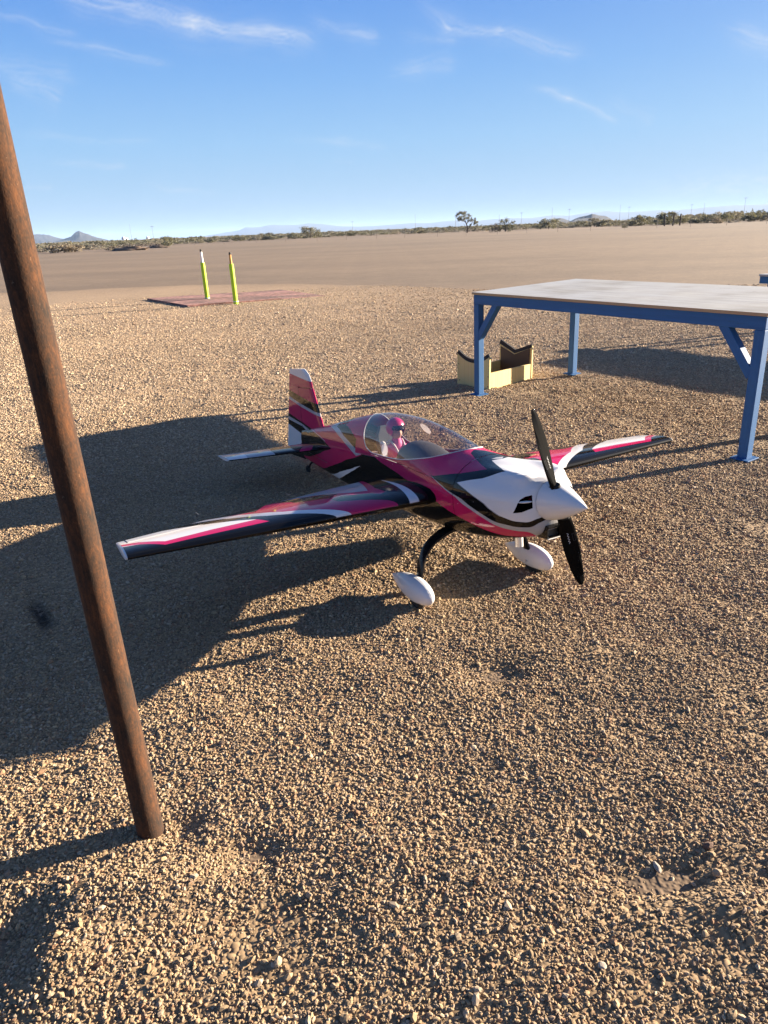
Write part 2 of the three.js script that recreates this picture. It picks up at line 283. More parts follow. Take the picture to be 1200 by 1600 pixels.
const bodyTex = canvas(2048, 1024, (g, W, H) => {
  const q = (x, t) => [(x + 2.3) / 2.4 * W, t * H], P = (a, col) => poly(g, a.map((p) => q(...p)), col);
  g.fillStyle = PINK; g.fillRect(0, 0, W, H);
  // rear fuselage: silver band and black band sweeping forward and down, black belly, white spike
  P([[-1.64, 0], [-1.733, .157], [-1.58, .29], [-1.44, .373], [-1.289, .443], [-1.22, .42], [-1.35, .369], [-1.479, .304], [-1.641, .167], [-1.57, 0]], SIL);
  P([[-1.57, 0], [-1.641, .167], [-1.479, .304], [-1.35, .369], [-1.20, .43], [-1.1, .45], [-1.1, .40], [-1.138, .394], [-1.201, .369], [-1.32, .309], [-1.5, .173], [-1.43, 0]], BLK);
  P([[-1.93, .80], [-1.887, .77], [-1.748, .634], [-1.635, .566], [-1.537, .525], [-1.446, .503], [-1.323, .464], [-1.215, .425], [-1.128, .394], [-.986, .434], [-.816, .463], [-.693, .494], [-.60, .53], [-.47, .535], [-.404, .562], [-.324, .598], [-.255, .638], [-.201, .687], [-.135, .765], [-.092, .818], [-.06, .87], [-.045, .95], [-.045, 1], [-2.3, 1], [-2.3, .9]], BLK);
  P([[-1.82, .86], [-1.739, .769], [-1.65, .69], [-1.568, .62], [-1.5, .583], [-1.439, .556], [-1.325, .518], [-1.221, .50], [-1.297, .519], [-1.381, .557], [-1.475, .617], [-1.54, .675], [-1.598, .733], [-1.66, .82]], WHT);
  // arrow under the tailplane
  P([[-2.3, .0], [-2.189, .0], [-2.109, .103], [-2.014, .232], [-1.938, .297], [-1.856, .355], [-1.78, .395], [-1.722, .428], [-1.667, .455], [-1.758, .494], [-1.855, .518], [-1.973, .57], [-2.035, .607], [-2.101, .662], [-2.3, .80]], BLK);
  seam(g, [q(-2.17, .0), q(-2.09, .105), q(-1.998, .230), q(-1.925, .293), q(-1.845, .350), q(-1.77, .39)], 8, SIL);
  // wing root patch
  g.fillStyle = BLK; g.beginPath(); { const a = [[-1.0, .49], [-.8, .488], [-.693, .487], [-.627, .480], [-.565, .485], [-.507, .496], [-.475, .507], [-.464, .525], [-.49, .56], [-.6, .57], [-1.0, .57]].map((p) => q(...p)); g.moveTo(...a[0]); for (let i = 1; i < a.length; i++) g.lineTo(...a[i]); g.fill(); }
  // red flank below the hatch keeps the base colour; black, silver and white sweep round the cowl
  const sw = (a) => { g.beginPath(); const b = a.map((p) => q(...p)); g.moveTo(...b[0]); for (let i = 1; i < b.length - 1; i++) { const mx = (b[i][0] + b[i + 1][0]) / 2, my = (b[i][1] + b[i + 1][1]) / 2; g.quadraticCurveTo(b[i][0], b[i][1], mx, my); } g.lineTo(...b[b.length - 1]); };
  g.fillStyle = SIL; sw([[-.506, .394], [-.442, .429], [-.373, .475], [-.307, .504], [-.232, .530], [-.161, .582], [-.122, .628], [-.081, .685], [-.043, .725], [-.012, .765], [-.01, .86], [-.03, .96], [-.03, 1], [.1, 1]]); g.lineTo(...q(.1, 0)); g.lineTo(...q(-.3, 0)); g.closePath(); g.fill();
  g.fillStyle = BLK; sw([[-.508, .388], [-.442, .421], [-.37, .463], [-.29, .495], [-.231, .514], [-.158, .556], [-.099, .618], [-.056, .65], [-.016, .69], [.012, .745], [.1, .75]]); g.lineTo(...q(.1, 0)); g.lineTo(...q(-.25, 0)); g.closePath(); g.fill();
  g.fillStyle = WHT; sw([[-.325, .366], [-.25, .412], [-.189, .461], [-.108, .525], [-.075, .566], [-.05, .588], [-.016, .624], [.012, .668], [.1, .70]]); g.lineTo(...q(.1, 0)); g.lineTo(...q(-.25, 0)); g.closePath(); g.fill();
  seam(g, [q(-.325, .368), q(-.25, .415), q(-.189, .464), q(-.108, .528), q(-.075, .568)], 4, '#8d8c90');
  // chevron on the deck: pink arrow head, black border
  P([[-.285, 0], [-.279, .05], [-.181, .115], [-.104, .169], [-.191, .276], [-.317, .371], [-.406, .379], [-.508, .394], [-.7, .3], [-.7, 0]], BLK);
  P([[-.43, 0], [-.403, .061], [-.298, .125], [-.203, .184], [-.328, .285], [-.497, .386], [-.7, .402], [-1.3, .42], [-1.3, .30], [-.6, .0]], PINK);
  for (let k = 0; k < 9; k++) { g.fillStyle = 'rgba(240,235,235,0.55)'; g.beginPath(); const a = q([-.31, -.3, -.2, -.1, -1.02, -.86, -.7, -.55, -.42][k], [.36, .52, .50, .46, .415, .42, .41, .408, .46][k]); g.arc(a[0], a[1], 2.2, 0, 7); g.fill(); }
  seam(g, [q(-1.22, .41), q(-1.1, .404)]);
}, { wrap: THREE.RepeatWrapping });
const paint = (o) => new THREE.MeshPhysicalMaterial({ roughness: 0.55, specularIntensity: 0.03, clearcoat: 0.55, clearcoatRoughness: 0.05, ...o });
const M = {
  body: paint({ map: bodyTex, side: THREE.DoubleSide }),
  white: paint({ color: lin(.62, .61, .605) }), black: paint({ color: lin(.005, .005, .006) }), pink: paint({ color: lin(.45, .01, .10) }),
  void: new THREE.MeshStandardMaterial({ color: lin(.008, .008, .008), roughness: 1 }),
  carbon: paint({ color: lin(.008, .008, .009), roughness: 0.5, clearcoat: .5, clearcoatRoughness: 0.16 }),
  tyre: new THREE.MeshStandardMaterial({ color: lin(.018, .017, .016), roughness: 0.9 }),
  alu: new THREE.MeshStandardMaterial({ color: lin(.72, .71, .69), metalness: 0.8, roughness: 0.38 }),
  grey: new THREE.MeshStandardMaterial({ color: lin(.46, .45, .45), roughness: 0.85 }),
  dark: new THREE.MeshStandardMaterial({ color: lin(.05, .052, .055), roughness: 0.7 }),
};
// ---- fuselage, hatch, cowl
{
  const xr = range(-2.24, -1.24, 40), ring = (x, n) => range(-1, 1, n).map((t) => skin(x, t));
  const rear = loft(xr.map((x) => ring(x, 88)), { crease: 1.2 });
  const endCap = loft([ring(-2.24, 88), ring(-2.24, 88).map((p) => [p[0] - .004, p[1] * .4 - .006, p[2] * .4, p[3], p[4]])], { cap1: true });
  const xm = TS.map((a) => a[0]).filter((x) => x < -1.115).concat([-1.101]);
  const mid = [1, -1].map((s) => strip(xm, (x) => s * Math.max(sill(x), .0001), () => s, 60));
  const xl = range(-1.101, -.335, 40), low = [1, -1].map((s) => strip(xl, () => s * .405, () => s, 40));
  const fl = pp(plane, 'fuselage', mergeGeometries([rear, endCap, ...mid, ...low]), M.body);
  const xh = [...TS.map((a) => a[0]).filter((x) => x > -1.1), -1.098, -.43, -.41, -.385, -.36, -.336].concat(range(-1.05, -.46, 36)).sort((a, b) => a - b);
  const hatch = pp(plane, 'canopy_hatch', mergeGeometries([1, -1].map((s) => strip(xh, (x) => s * Math.max(sill(x), .0001), () => s * .402, 30, 0.0006))), M.body);
  // glass: a thin tinted shell with a round vent hole in each side
  const xc = TS.map((a) => a[0]).concat(range(-1.19, -.47, 70)).sort((a, b) => a - b);
  const gl = loft(xc.map((x) => range(-1, 1, 72).map((k) => { const p = skin(x, (k || 1e-5) * Math.max(sill(x), 1e-4), 0.0015), t = k * sill(x); return [p[0], p[1], p[2], (x + 1.3) / .9, t + .5]; })), { crease: 0 });
  pp(hatch, 'canopy', gl, new THREE.MeshPhysicalMaterial({ color: lin(.76, .73, .735), roughness: 0.03, transmission: 1, thickness: 0, ior: 1.45, side: THREE.DoubleSide }));
  const frost = new THREE.MeshPhysicalMaterial({ color: lin(.86, .85, .82), roughness: .62, transmission: .55, thickness: 0, side: THREE.DoubleSide });
  for (const [s, t0, rx, rt] of [[1, .352, .034, .036], [-1, .255, .032, .042]]) {
    const rings = range(0, 1, 6).map((f) => range(0, 1, 36).map((a) => { const th = a * 2 * Math.PI; return skin(-.95 + rx * f * (Math.cos(th) + .22 * Math.sin(th)), s * (t0 + rt * f * Math.sin(th)), .0032); }));
    pp(hatch, 'frosted_vent', loft(rings, { crease: 0 }), frost);
  }
  const edge = [...TS].map(([x, t]) => skin(x, t || 1e-4, 0.001)).concat([...TS].reverse().slice(1, -1).map(([x, t]) => skin(x, -t, 0.001)));
  const crv = new THREE.CatmullRomCurve3(edge.map((p) => new THREE.Vector3(p[0], p[1], p[2])), true, 'centripetal');
  pp(hatch, 'canopy_trim', new THREE.TubeGeometry(crv, 260, 0.0022, 5, true), new THREE.MeshStandardMaterial({ color: lin(.55, .53, .53), roughness: .4 }));
  // cowl with its two cheek inlets cut out
  const xw = [...range(-.333, -.06, 34), -.05, -.04, -.032, -.025, -.018, -.012, -.006, 0, .005, .009, .013, .016, .017];
  const shell = loft(xw.map((x) => range(-1, 1, 120).slice(0, -1).map((t) => skin(x, t || 1e-5))), { closed: true, cap0: true, cap1: true, crease: 1.0 });
  const ev = new Evaluator(); ev.useGroups = true; ev.attributes = ['position', 'normal', 'uv'];
  let A = new Brush(shell, M.body); A.updateMatrixWorld();
  for (const s of [1, -1]) {
    const sh = new THREE.Shape([[.0815, -.014], [.0815, .030], [.100, .027], [.114, .018], [.122, .004], [.132, -.030]].map((p) => new THREE.Vector2(-s * p[0], p[1])));
    const cg = new THREE.ExtrudeGeometry(sh, { depth: .13, bevelEnabled: false }); cg.rotateY(Math.PI / 2); cg.translate(-.085, 0, 0);
    const B = new Brush(cg, M.void); B.updateMatrixWorld(); A = ev.evaluate(A, B, SUBTRACTION); A.updateMatrixWorld();
  }
  const cowl = pp(plane, 'cowl', A.geometry, [].concat(A.material));
  for (const s of [1, -1]) { const v = new THREE.SphereGeometry(1, 20, 12); v.scale(.007, .004, .024); v.rotateY(s * -.52); v.translate(.000, .008, s * .099); pp(cowl, 'inlet_vane', v, M.white); }
  const sc = mergeGeometries([box(.075, .012, .066, .004).translate(-.006, -.092, 0), box(.075, .006, .062, .002).translate(-.010, -.132, 0), box(.072, .04, .006, .002).translate(-.010, -.112, .031), box(.072, .04, .006, .002).translate(-.010, -.112, -.031)]);
  const scp = pp(cowl, 'air_scoop', sc, M.black); pp(scp, 'scoop_mouth', box(.006, .036, .056, .002).translate(.008, -.112, 0), new THREE.MeshStandardMaterial({ color: lin(.07, .07, .065), roughness: .5, metalness: .4 })); pp(scp, 'scoop_lip', box(.006, .005, .064, .002).translate(.028, -.133, 0), M.alu);
  // cockpit: floor, hood, seat back
  const fx = range(-1.2, -.47, 16), deck = loft(fx.map((x) => [-1, -.5, 0, .5, 1].map((k) => { const tt = Math.max(sill(x), .12), p = skin(x, tt, -.003); return [x, Math.min(p[1] - .004, .07) - .028 * (1 - sstep(-.62, -.5, x)), k * Math.abs(p[2]), 0, 0]; })), { crease: .6 });
  pp(plane, 'cockpit_floor', deck, new THREE.MeshStandardMaterial({ color: lin(.42, .415, .41), roughness: .8, side: THREE.DoubleSide }));
  const hd = loft(range(-.88, -.60, 10).map((x) => range(-1, 1, 20).map((k) => { const f = sstep(-.58, -.86, x), a = k * Math.PI / 2; return [x, .03 + (.028 + .058 * f) * Math.pow(Math.cos(a), .8), Math.sin(a) * (.075 + .03 * f), 0, 0]; })), { cap0: true, crease: .9 });
  pp(plane, 'instrument_hood', hd, new THREE.MeshStandardMaterial({ color: lin(.055, .058, .062), roughness: .6, side: THREE.DoubleSide }));
  const st = new THREE.ExtrudeGeometry(new THREE.Shape([[-.055, -.05], [.055, -.05], [.05, .06], [.03, .10], [-.03, .10], [-.05, .06]].map((p) => new THREE.Vector2(...p))), { depth: .016, bevelSize: .005, bevelThickness: .005, bevelSegments: 2 }); st.rotateY(Math.PI / 2); st.rotateZ(.2); st.translate(-1.15, .06, 0);
  pp(plane, 'seat_back', st, M.dark);
}
// ---- spinner and propeller
{
  const prof = range(0, 1, 26).map((k) => new THREE.Vector2(.069 * Math.pow(Math.max(1 - Math.pow(k, 1.34), 0), .93) + (k === 1 ? 0 : .0015 * (1 - k)), k * .168));
  const s = new THREE.LatheGeometry(prof, 56); s.rotateZ(-Math.PI / 2); s.translate(.020, 0, 0);
  const sp = pp(plane, 'spinner', s, M.white);
  pp(sp, 'spinner_backplate', new THREE.CylinderGeometry(.0675, .0675, .006, 48).rotateZ(Math.PI / 2).translate(.0165, 0, 0), M.alu);
  const ph = 17.8 * Math.PI / 180, CH = [[.035, .040], [.07, .046], [.11, .056], [.16, .060], [.21, .057], [.26, .048], [.30, .037], [.322, .026], [.333, .014], [.337, .004]], TW = [[.03, 30], [.07, 27], [.12, 23], [.2, 18], [.337, 13]];
  const ip = (T, v) => { let i = 0; while (i < T.length - 2 && v > T[i + 1][0]) i++; return lerp(T[i][1], T[i + 1][1], clamp((v - T[i][0]) / (T[i + 1][0] - T[i][0]), 0, 1)); };
  const bt = canvas(128, 512, (g) => {
    g.fillStyle = '#0a0a0b'; g.fillRect(0, 0, 128, 512); const r = rng(5); for (let i = 0; i < 700; i++) { g.fillStyle = `rgba(60,60,64,${r() * .08})`; g.fillRect(r() * 128, r() * 512, 1 + r() * 2, 6 + r() * 30); }
    g.strokeStyle = 'rgba(230,230,232,.85)'; g.lineWidth = 3; g.beginPath(); g.moveTo(52, 262); for (let k = 1; k < 9; k++) g.lineTo(k % 2 ? 62 : 52, 262 + k * 8); g.stroke();
    g.strokeStyle = 'rgba(150,150,155,.35)'; g.lineWidth = 3; g.strokeRect(88, 270, 16, 44);
  });
  const bm = paint({ map: bt, roughness: .7, specularIntensity: .02, clearcoat: .10, clearcoatRoughness: .08 });
  for (const flip of [0, Math.PI]) {
    const rs = [.03, .05, .07, .09, .11, .135, .16, .185, .21, .235, .26, .28, .30, .315, .325, .332, .335, .337];
    const rings = rs.map((r) => { const c = ip(CH, r), b = ip(TW, r) * Math.PI / 180, th = lerp(.016, .0035, sstep(.03, .2, r)) * (c > .012 ? 1 : .4), off = lerp(0, -.008, sstep(.05, .3, r)); return range(0, 1, 24).slice(0, -1).map((k) => { const a = k * 2 * Math.PI, cx = Math.cos(a) * c / 2 + off, ty = Math.sin(a) * th / 2 * (1 + .5 * Math.cos(a)); return [cx * Math.sin(b) + ty * Math.cos(b), r, cx * Math.cos(b) - ty * Math.sin(b), .5 + .48 * Math.cos(a), r / .337]; }); });
    const g = loft(rings, { closed: true, cap0: true, cap1: true, crease: 1.1 }); g.rotateX(ph + flip); g.translate(.052, 0, 0);
    pp(plane, 'propeller_blade', g, bm);
    const cut = new THREE.CylinderGeometry(.022, .022, .012, 20); cut.scale(1.1, 1, .8); cut.translate(0, .0575, 0); cut.rotateX(ph + flip); cut.translate(.052, 0, 0); pp(sp, 'blade_opening', cut, M.void);
  }
}
// ---- wings
const naca = (u, t) => 5 * t * (.2969 * Math.sqrt(u) - .126 * u - .3516 * u * u + .2843 * u ** 3 - .1036 * u ** 4);
function foil({ le, te, th, y0, smax }, s, u0, u1, side) {   // closed loop round the part u0..u1 of the chord at span s
  const L = le(s), T = te(s), c = L - T, n = 22, us = range(0, 1, n).map((k) => u0 + (u1 - u0) * (u0 === 0 ? (1 - Math.cos(k * Math.PI)) / 2 : k));
  const at = (u, d) => [L - u * c, y0 + d * (naca(Math.min(u, 1), th(s)) * c + .0007), side * s, s / smax, .5 + d * u * .49];
  return [...us.slice().reverse().map((u) => at(u, 1)), ...(u0 === 0 ? us.slice(1) : us).map((u) => at(u, -1))];
}
function panel(W, spans, u0, u1, side) { const r = spans.map((s) => foil(W, s, u0, u1, side)); return loft(side > 0 ? r : r, { closed: true, cap0: true, cap1: true, crease: .8 }); }
{
  const W = { le: (s) => lerp(-.50, -.605, (s - .13) / 1.175), te: (s) => lerp(-1.06, -.845, (s - .13) / 1.175), th: (s) => .15 - .02 * s / 1.3, y0: -.057, smax: 1.35 };
  const tex = canvas(2048, 1024, (g, cw, ch) => {
    const q = (u, s) => [s / 1.35 * cw, (.5 - u * .49) * ch], P = (a, col) => poly(g, a.map((p) => q(...p)), col), B = (a, col) => poly(g, a.map((p) => q(-p[0], p[1])), col);
    g.fillStyle = BLK; g.fillRect(0, 0, cw, ch);
    // upper side, from the root out
    P([[.14, .40], [.22, .30], [.40, .30], [1, .205], [1, .70], [.6, .80], [.30, .70], [.1, .6]], PINK);
    g.fillStyle = PINK; g.beginPath(); g.moveTo(...q(0, .306)); g.quadraticCurveTo(...q(.12, .36), ...q(.26, .508)); g.quadraticCurveTo(...q(.34, .55), ...q(.45, .66)); g.lineTo(...q(1, 1.02)); g.lineTo(...q(.3, .72)); g.lineTo(...q(.02, .54)); g.lineTo(...q(0, .53)); g.closePath(); g.fill();
    P([[.06, .34], [.24, .50], [.36, .51], [.40, .46], [.27, .353], [.17, .32]], BLK);
    P([[1, .225], [.37, .342], [.45, .396], [.92, .575], [1, .646]], SIL);
    P([[1, .66], [.92, .59], [.55, .44], [.42, .50], [.62, .62]], BLK);
    // white crescent running back and out, black beyond it
    g.fillStyle = BLK; g.beginPath(); g.moveTo(...q(0, .53)); g.quadraticCurveTo(...q(.06, .62), ...q(.30, .75)); g.lineTo(...q(1, 1.0)); g.lineTo(...q(1, 1.3)); g.lineTo(...q(0, 1.3)); g.closePath(); g.fill();
    g.fillStyle = WHT; g.beginPath(); g.moveTo(...q(0, .50)); g.quadraticCurveTo(...q(.13, .585), ...q(.33, .72)); g.lineTo(...q(1, .965)); g.lineTo(...q(1, 1.03)); g.lineTo(...q(.31, .785)); g.quadraticCurveTo(...q(.07, .62), ...q(0, .56)); g.closePath(); g.fill();
    // tip: white wedge with a pink lower edge
    P([[.27, .83], [.72, 1.04], [1, 1.14], [1, 1.36], [.5, 1.36], [.22, 1.17]], WHT);
    P([[.13, .80], [.27, .83], [.27, 1.0], [.22, 1.17], [.5, 1.25], [.64, 1.32], [.48, 1.32], [.34, 1.25], [.10, 1.176], [.12, 1.05]], PINK);
    // root stripe
    g.fillStyle = WHT; g.beginPath(); g.moveTo(...q(0, .217)); g.quadraticCurveTo(...q(.22, .208), ...q(.70, .182)); g.lineTo(...q(.70, .186)); g.quadraticCurveTo(...q(.2, .24), ...q(0, .258)); g.closePath(); g.fill();
    // underside: black with two pink bands
    B([[.18, .5], [1, .7], [1, .85], [.18, .62]], PINK); B([[.25, 1.02], [1, 1.05], [1, 1.28], [.25, 1.28]], WHT);
    seam(g, [q(.1, .80), q(.62, .80)], 2, 'rgba(120,120,125,.4)');
    const r = rng(31); for (let i = 0; i < 40; i++) { g.fillStyle = `rgba(255,245,235,${.1 + r() * .25})`; g.beginPath(); const a = q(r() * .98 - .0, .15 + r() * 1.1); g.arc(a[0], a[1], 1 + r() * 1.3, 0, 7); g.fill(); }
  });
  const m = paint({ map: tex, side: THREE.DoubleSide });
  for (const side of [1, -1]) {
    const inner = panel(W, [.06, .12, .2, .305], 0, 1, side), main = panel(W, [.305, .5, .75, 1.0, 1.283], 0, .675, side), outer = panel(W, [1.283, 1.307], 0, 1, side);
    const w = pp(plane, 'wing', mergeGeometries([inner, main, outer]), m);
    pp(w, 'aileron', panel({ ...W, y0: W.y0 + (side > 0 ? .001 : -.001) }, [.3085, .5, .75, 1.0, 1.2795], .684, 1, side), m);
    const tip = [1.307, 1.3125, 1.3145].map((s, i) => foil({ ...W, le: () => W.le(1.307) - .004 * i * i, te: () => W.te(1.307) + .004 * i * i, th: (v) => W.th(v) * (1 - .05 * i * i) }, s, 0, 1, side));
    pp(w, 'wing_tip', loft(tip, { closed: true, cap1: true, crease: .5 }), M.white);
    for (const [hx, hy, hz] of [[-.88, -.012, .62], [-.87, -.014, 1.0]]) pp(w, 'hinge_arm', box(.05, .001, .004, .0003).translate(hx, hy, side * hz), M.dark);
  }
}
// ---- tail
{
  const S = { le: (s) => lerp(-1.925, -2.072, (s - .05) / .487), te: (s) => lerp(-2.235, -2.302, (s - .05) / .487), th: (s) => .085, y0: -.028, smax: .56 };
  const tex = canvas(1024, 1024, (g, cw, ch) => {
    const q = (x, s) => { const u = (S.le(s) - x) / (S.le(s) - S.te(s)); return [s / .56 * cw, (.5 - u * .49) * ch]; }, P = (a, col) => poly(g, a.map((p) => q(...p)), col);
    g.fillStyle = BLK; g.fillRect(0, 0, cw, ch);
    P([[-1.95, .285], [-2.06, .285], [-2.16, .26], [-2.33, .32], [-2.33, .56], [-1.95, .56]], SIL);
    P([[-1.98, .44], [-2.09, .43], [-2.15, .425], [-2.10, .54], [-1.98, .56]], WHT); P([[-2.25, .45], [-2.33, .44], [-2.33, .56], [-2.26, .56]], WHT);
    P([[-1.93, .17], [-2.02, .105], [-2.14, .13], [-2.27, .2], [-2.3, .05], [-2.05, .02], [-1.94, .08]], PINK);
    g.fillStyle = BLK; g.fillRect(0, ch * .5, cw, ch * .5); g.fillStyle = PINK; g.fillRect(cw * .3, ch * .58, cw * .3, ch * .42);
  });
  const m = paint({ map: tex, side: THREE.DoubleSide });
  for (const side of [1, -1]) {
    const st = pp(plane, 'tailplane', panel(S, [.02, .1, .3, .532], 0, .50, side), m);
    pp(st, 'elevator', panel(S, [.035, .1, .3, .532], .512, 1, side), m);
    pp(st, 'tailplane_tip', loft([.532, .537].map((s, i) => foil({ ...S, le: () => S.le(.532) - .003 * i, te: () => S.te(.532) + .003 * i }, s, 0, 1, side)), { closed: true, cap1: true, crease: .5 }), M.white);
  }
  const ft = canvas(1024, 1024, (g, cw, ch) => {
    const q = (x, y) => [(x + 2.62) / .75 * cw, (1 - (y + .14) / .62) * ch], P = (a, col) => poly(g, a.map((p) => q(...p)), col);
    g.fillStyle = PINK; g.fillRect(0, 0, cw, ch);
    P([[-2.65, .43], [-2.353, .391], [-2.037, .350], [-1.9, .333], [-1.9, .5], [-2.65, .5]], WHT);
    P([[-2.65, .33], [-2.407, .292], [-1.989, .225], [-1.85, .20], [-1.85, .15], [-1.969, .174], [-2.42, .252], [-2.65, .29]], BLK);
    P([[-2.65, .29], [-2.42, .251], [-1.969, .174], [-1.85, .152], [-1.85, .134], [-1.969, .156], [-2.434, .234], [-2.65, .272]], SIL);
    P([[-2.65, .172], [-2.474, .143], [-2.23, .104], [-2.073, .072], [-1.85, .0], [-1.85, -.2], [-2.65, -.2]], BLK);
    P([[-2.65, .15], [-2.485, .124], [-2.225, .092], [-2.08, .055], [-1.9, -.01], [-1.914, -.02], [-2.232, .077], [-2.493, .103], [-2.65, .13]], SIL);
    P([[-2.65, .10], [-2.506, .074], [-2.255, .028], [-2.124, -.014], [-2.0, -.2], [-2.65, -.2]], WHT); seam(g, [q(-2.2255, .312), q(-2.2255, -.2)], 5, 'rgba(12,4,8,.9)'); seam(g, [q(-2.2255, .312), q(-2.0, .312)], 4, 'rgba(12,4,8,.9)'); P([[-2.65, -.085], [-2.0, -.045], [-2.0, -.3], [-2.65, -.3]], BLK);
  });
  const fm = paint({ map: ft, side: THREE.DoubleSide });
  const uv = (x, y) => [(x + 2.62) / .75, (y + .14) / .62];
  function vert(ys, xf, xb, thF, thB, round) {   // upright slab between xf(y) and xb(y)
    return loft(ys.map((y) => { const f = xf(y), b = xb(y), o = []; for (const d of [1, -1]) { const L = range(0, 1, 14).map((k) => { const u = round ? (1 - Math.cos(k * Math.PI / 2)) : k, x = f - (f - b) * u, w = round ? Math.sqrt(Math.min(1, u * (f - b) / .05)) * thF * (u * (f - b) < .05 ? 1 : 1) : lerp(thF, thB, u); return [x, y, d * Math.max(lerp(w, Math.min(w, thB), round ? u : 0), .0008), ...uv(x, y)]; }); o.push(...(d > 0 ? L.reverse() : L)); } return o; }), { closed: true, cap0: true, cap1: true, crease: .8 });
  }
  const TE = (y) => lerp(-2.585, -2.361, clamp((y + .13) / .55, 0, 1)), LE = (y) => lerp(-1.915, -2.018, (y - .08) / .232);
  const fin = pp(plane, 'fin', vert(range(.0, .311, 8), LE, (y) => -2.2243, .014, .013, true), fm);
  const bot = vert([-.128, -.115, 0, .1, .2, .3175], (y) => -2.2265 - (y < -.11 ? (-.11 - y) * 1.2 : 0), TE, .013, .002, false);
  const top = vert([.3130, .33, .36, .39, .408, .417, .421], (y) => lerp(-2.020, -2.035, (y - .3130) / .05) - (y > .36 ? Math.pow((y - .36) / .061, 2.2) * .062 : 0), (y) => TE(y) + (y > .41 ? Math.pow((y - .41) / .011, 2) * .006 : 0), .012, .002, true);
  pp(plane, 'rudder', mergeGeometries([bot, top]), fm);
  pp(plane, 'tail_strut', tube([[-2.12, -.13, 0], [-2.19, -.15, 0], [-2.25, -.195, 0]], .006, 12), M.carbon);
  const tw = new THREE.TorusGeometry(.016, .009, 8, 20); tw.translate(-2.25, -.195, 0); pp(plane, 'tail_wheel', tw, M.tyre);
  pp(plane, 'rudder_horn', mergeGeometries([box(.012, .05, .05, .002).translate(-2.25, -.05, .0), tube([[-2.25, -.055, .025], [-2.0, -.07, .05], [-1.75, -.08, .075]], .0012, 6, 4), tube([[-2.25, -.055, -.025], [-2.0, -.07, -.05], [-1.75, -.08, -.075]], .0012, 6, 4)]), M.dark);
}
// ---- undercarriage
for (const s of [1, -1]) {
  const c = new THREE.CubicBezierCurve3(new THREE.Vector3(-.50, -.186, s * .05), new THREE.Vector3(-.495, -.205, s * .20), new THREE.Vector3(-.475, -.25, s * .262), new THREE.Vector3(-.462, -.395, s * .272));
  const rings = range(0, 1, 22).map((k) => { const p = c.getPoint(k), t = c.getTangent(k), w = lerp(.036, .017, k), h = lerp(.0075, .005, k), nx = new THREE.Vector3(1, 0, 0), nn = new THREE.Vector3().crossVectors(t, nx).normalize(); return [[1, .6], [.6, 1], [-.6, 1], [-1, .6], [-1, -.6], [-.6, -1], [.6, -1], [1, -.6]].map(([a, b]) => [p.x + a * w, p.y + nn.y * b * h, p.z + nn.z * b * h, 0, 0]); });
  pp(plane, 'landing_gear_leg', loft(rings, { closed: true, cap0: true, cap1: true, crease: .5 }), M.carbon);
  const prof = (k) => Math.pow(k, .55) * Math.pow(1 - k, .95) / (Math.pow(.37, .55) * Math.pow(.63, .95));
  const pr = range(0, 1, 34).map((k0) => { const k = k0 < .5 ? 2 * k0 * k0 : k0, f = Math.max(prof(clamp(k, .0004, .9996)), .015), x = -.338 - .318 * k, yc = -.397 + .020 * k; return range(0, 1, 36).slice(0, -1).map((a) => { const th = a * 2 * Math.PI, yy = Math.sin(th) * .054 * f; return [x, yc + (yy < -.034 ? -.034 + (yy + .034) * .15 : yy), s * .292 + Math.cos(th) * .041 * f, 0, 0]; }); });
  pp(plane, 'wheel_pant', loft(pr, { closed: true, cap0: true, cap1: true, crease: .9 }), M.white);
  const wp = [[.02, -.016], [.04, -.017], [.048, -.015], [.053, -.009], [.0545, 0], [.053, .009], [.048, .015], [.04, .017], [.02, .016]].map((p) => new THREE.Vector2(...p));
  const wh = new THREE.LatheGeometry(wp, 36); wh.rotateX(Math.PI / 2); wh.translate(-.455, -.412, s * .292); pp(plane, 'wheel', wh, M.tyre);
  const bo = new THREE.CylinderGeometry(.006, .006, .02, 8); bo.rotateX(Math.PI / 2); bo.translate(-.455, -.40, s * .256); pp(plane, 'axle_nut', bo, M.alu);
}
pp(plane, 'exhaust_pipe', mergeGeometries([new THREE.CylinderGeometry(.016, .016, .075, 24, 1, true).translate(-.25, -.205, -.06), new THREE.CylinderGeometry(.0125, .0125, .075, 24, 1, true).translate(-.25, -.205, -.06), new THREE.RingGeometry(.0125, .016, 24).rotateX(Math.PI / 2).translate(-.25, -.2425, -.06)]), new THREE.MeshStandardMaterial({ color: lin(.75, .74, .72), metalness: .7, roughness: .4, side: THREE.DoubleSide }));

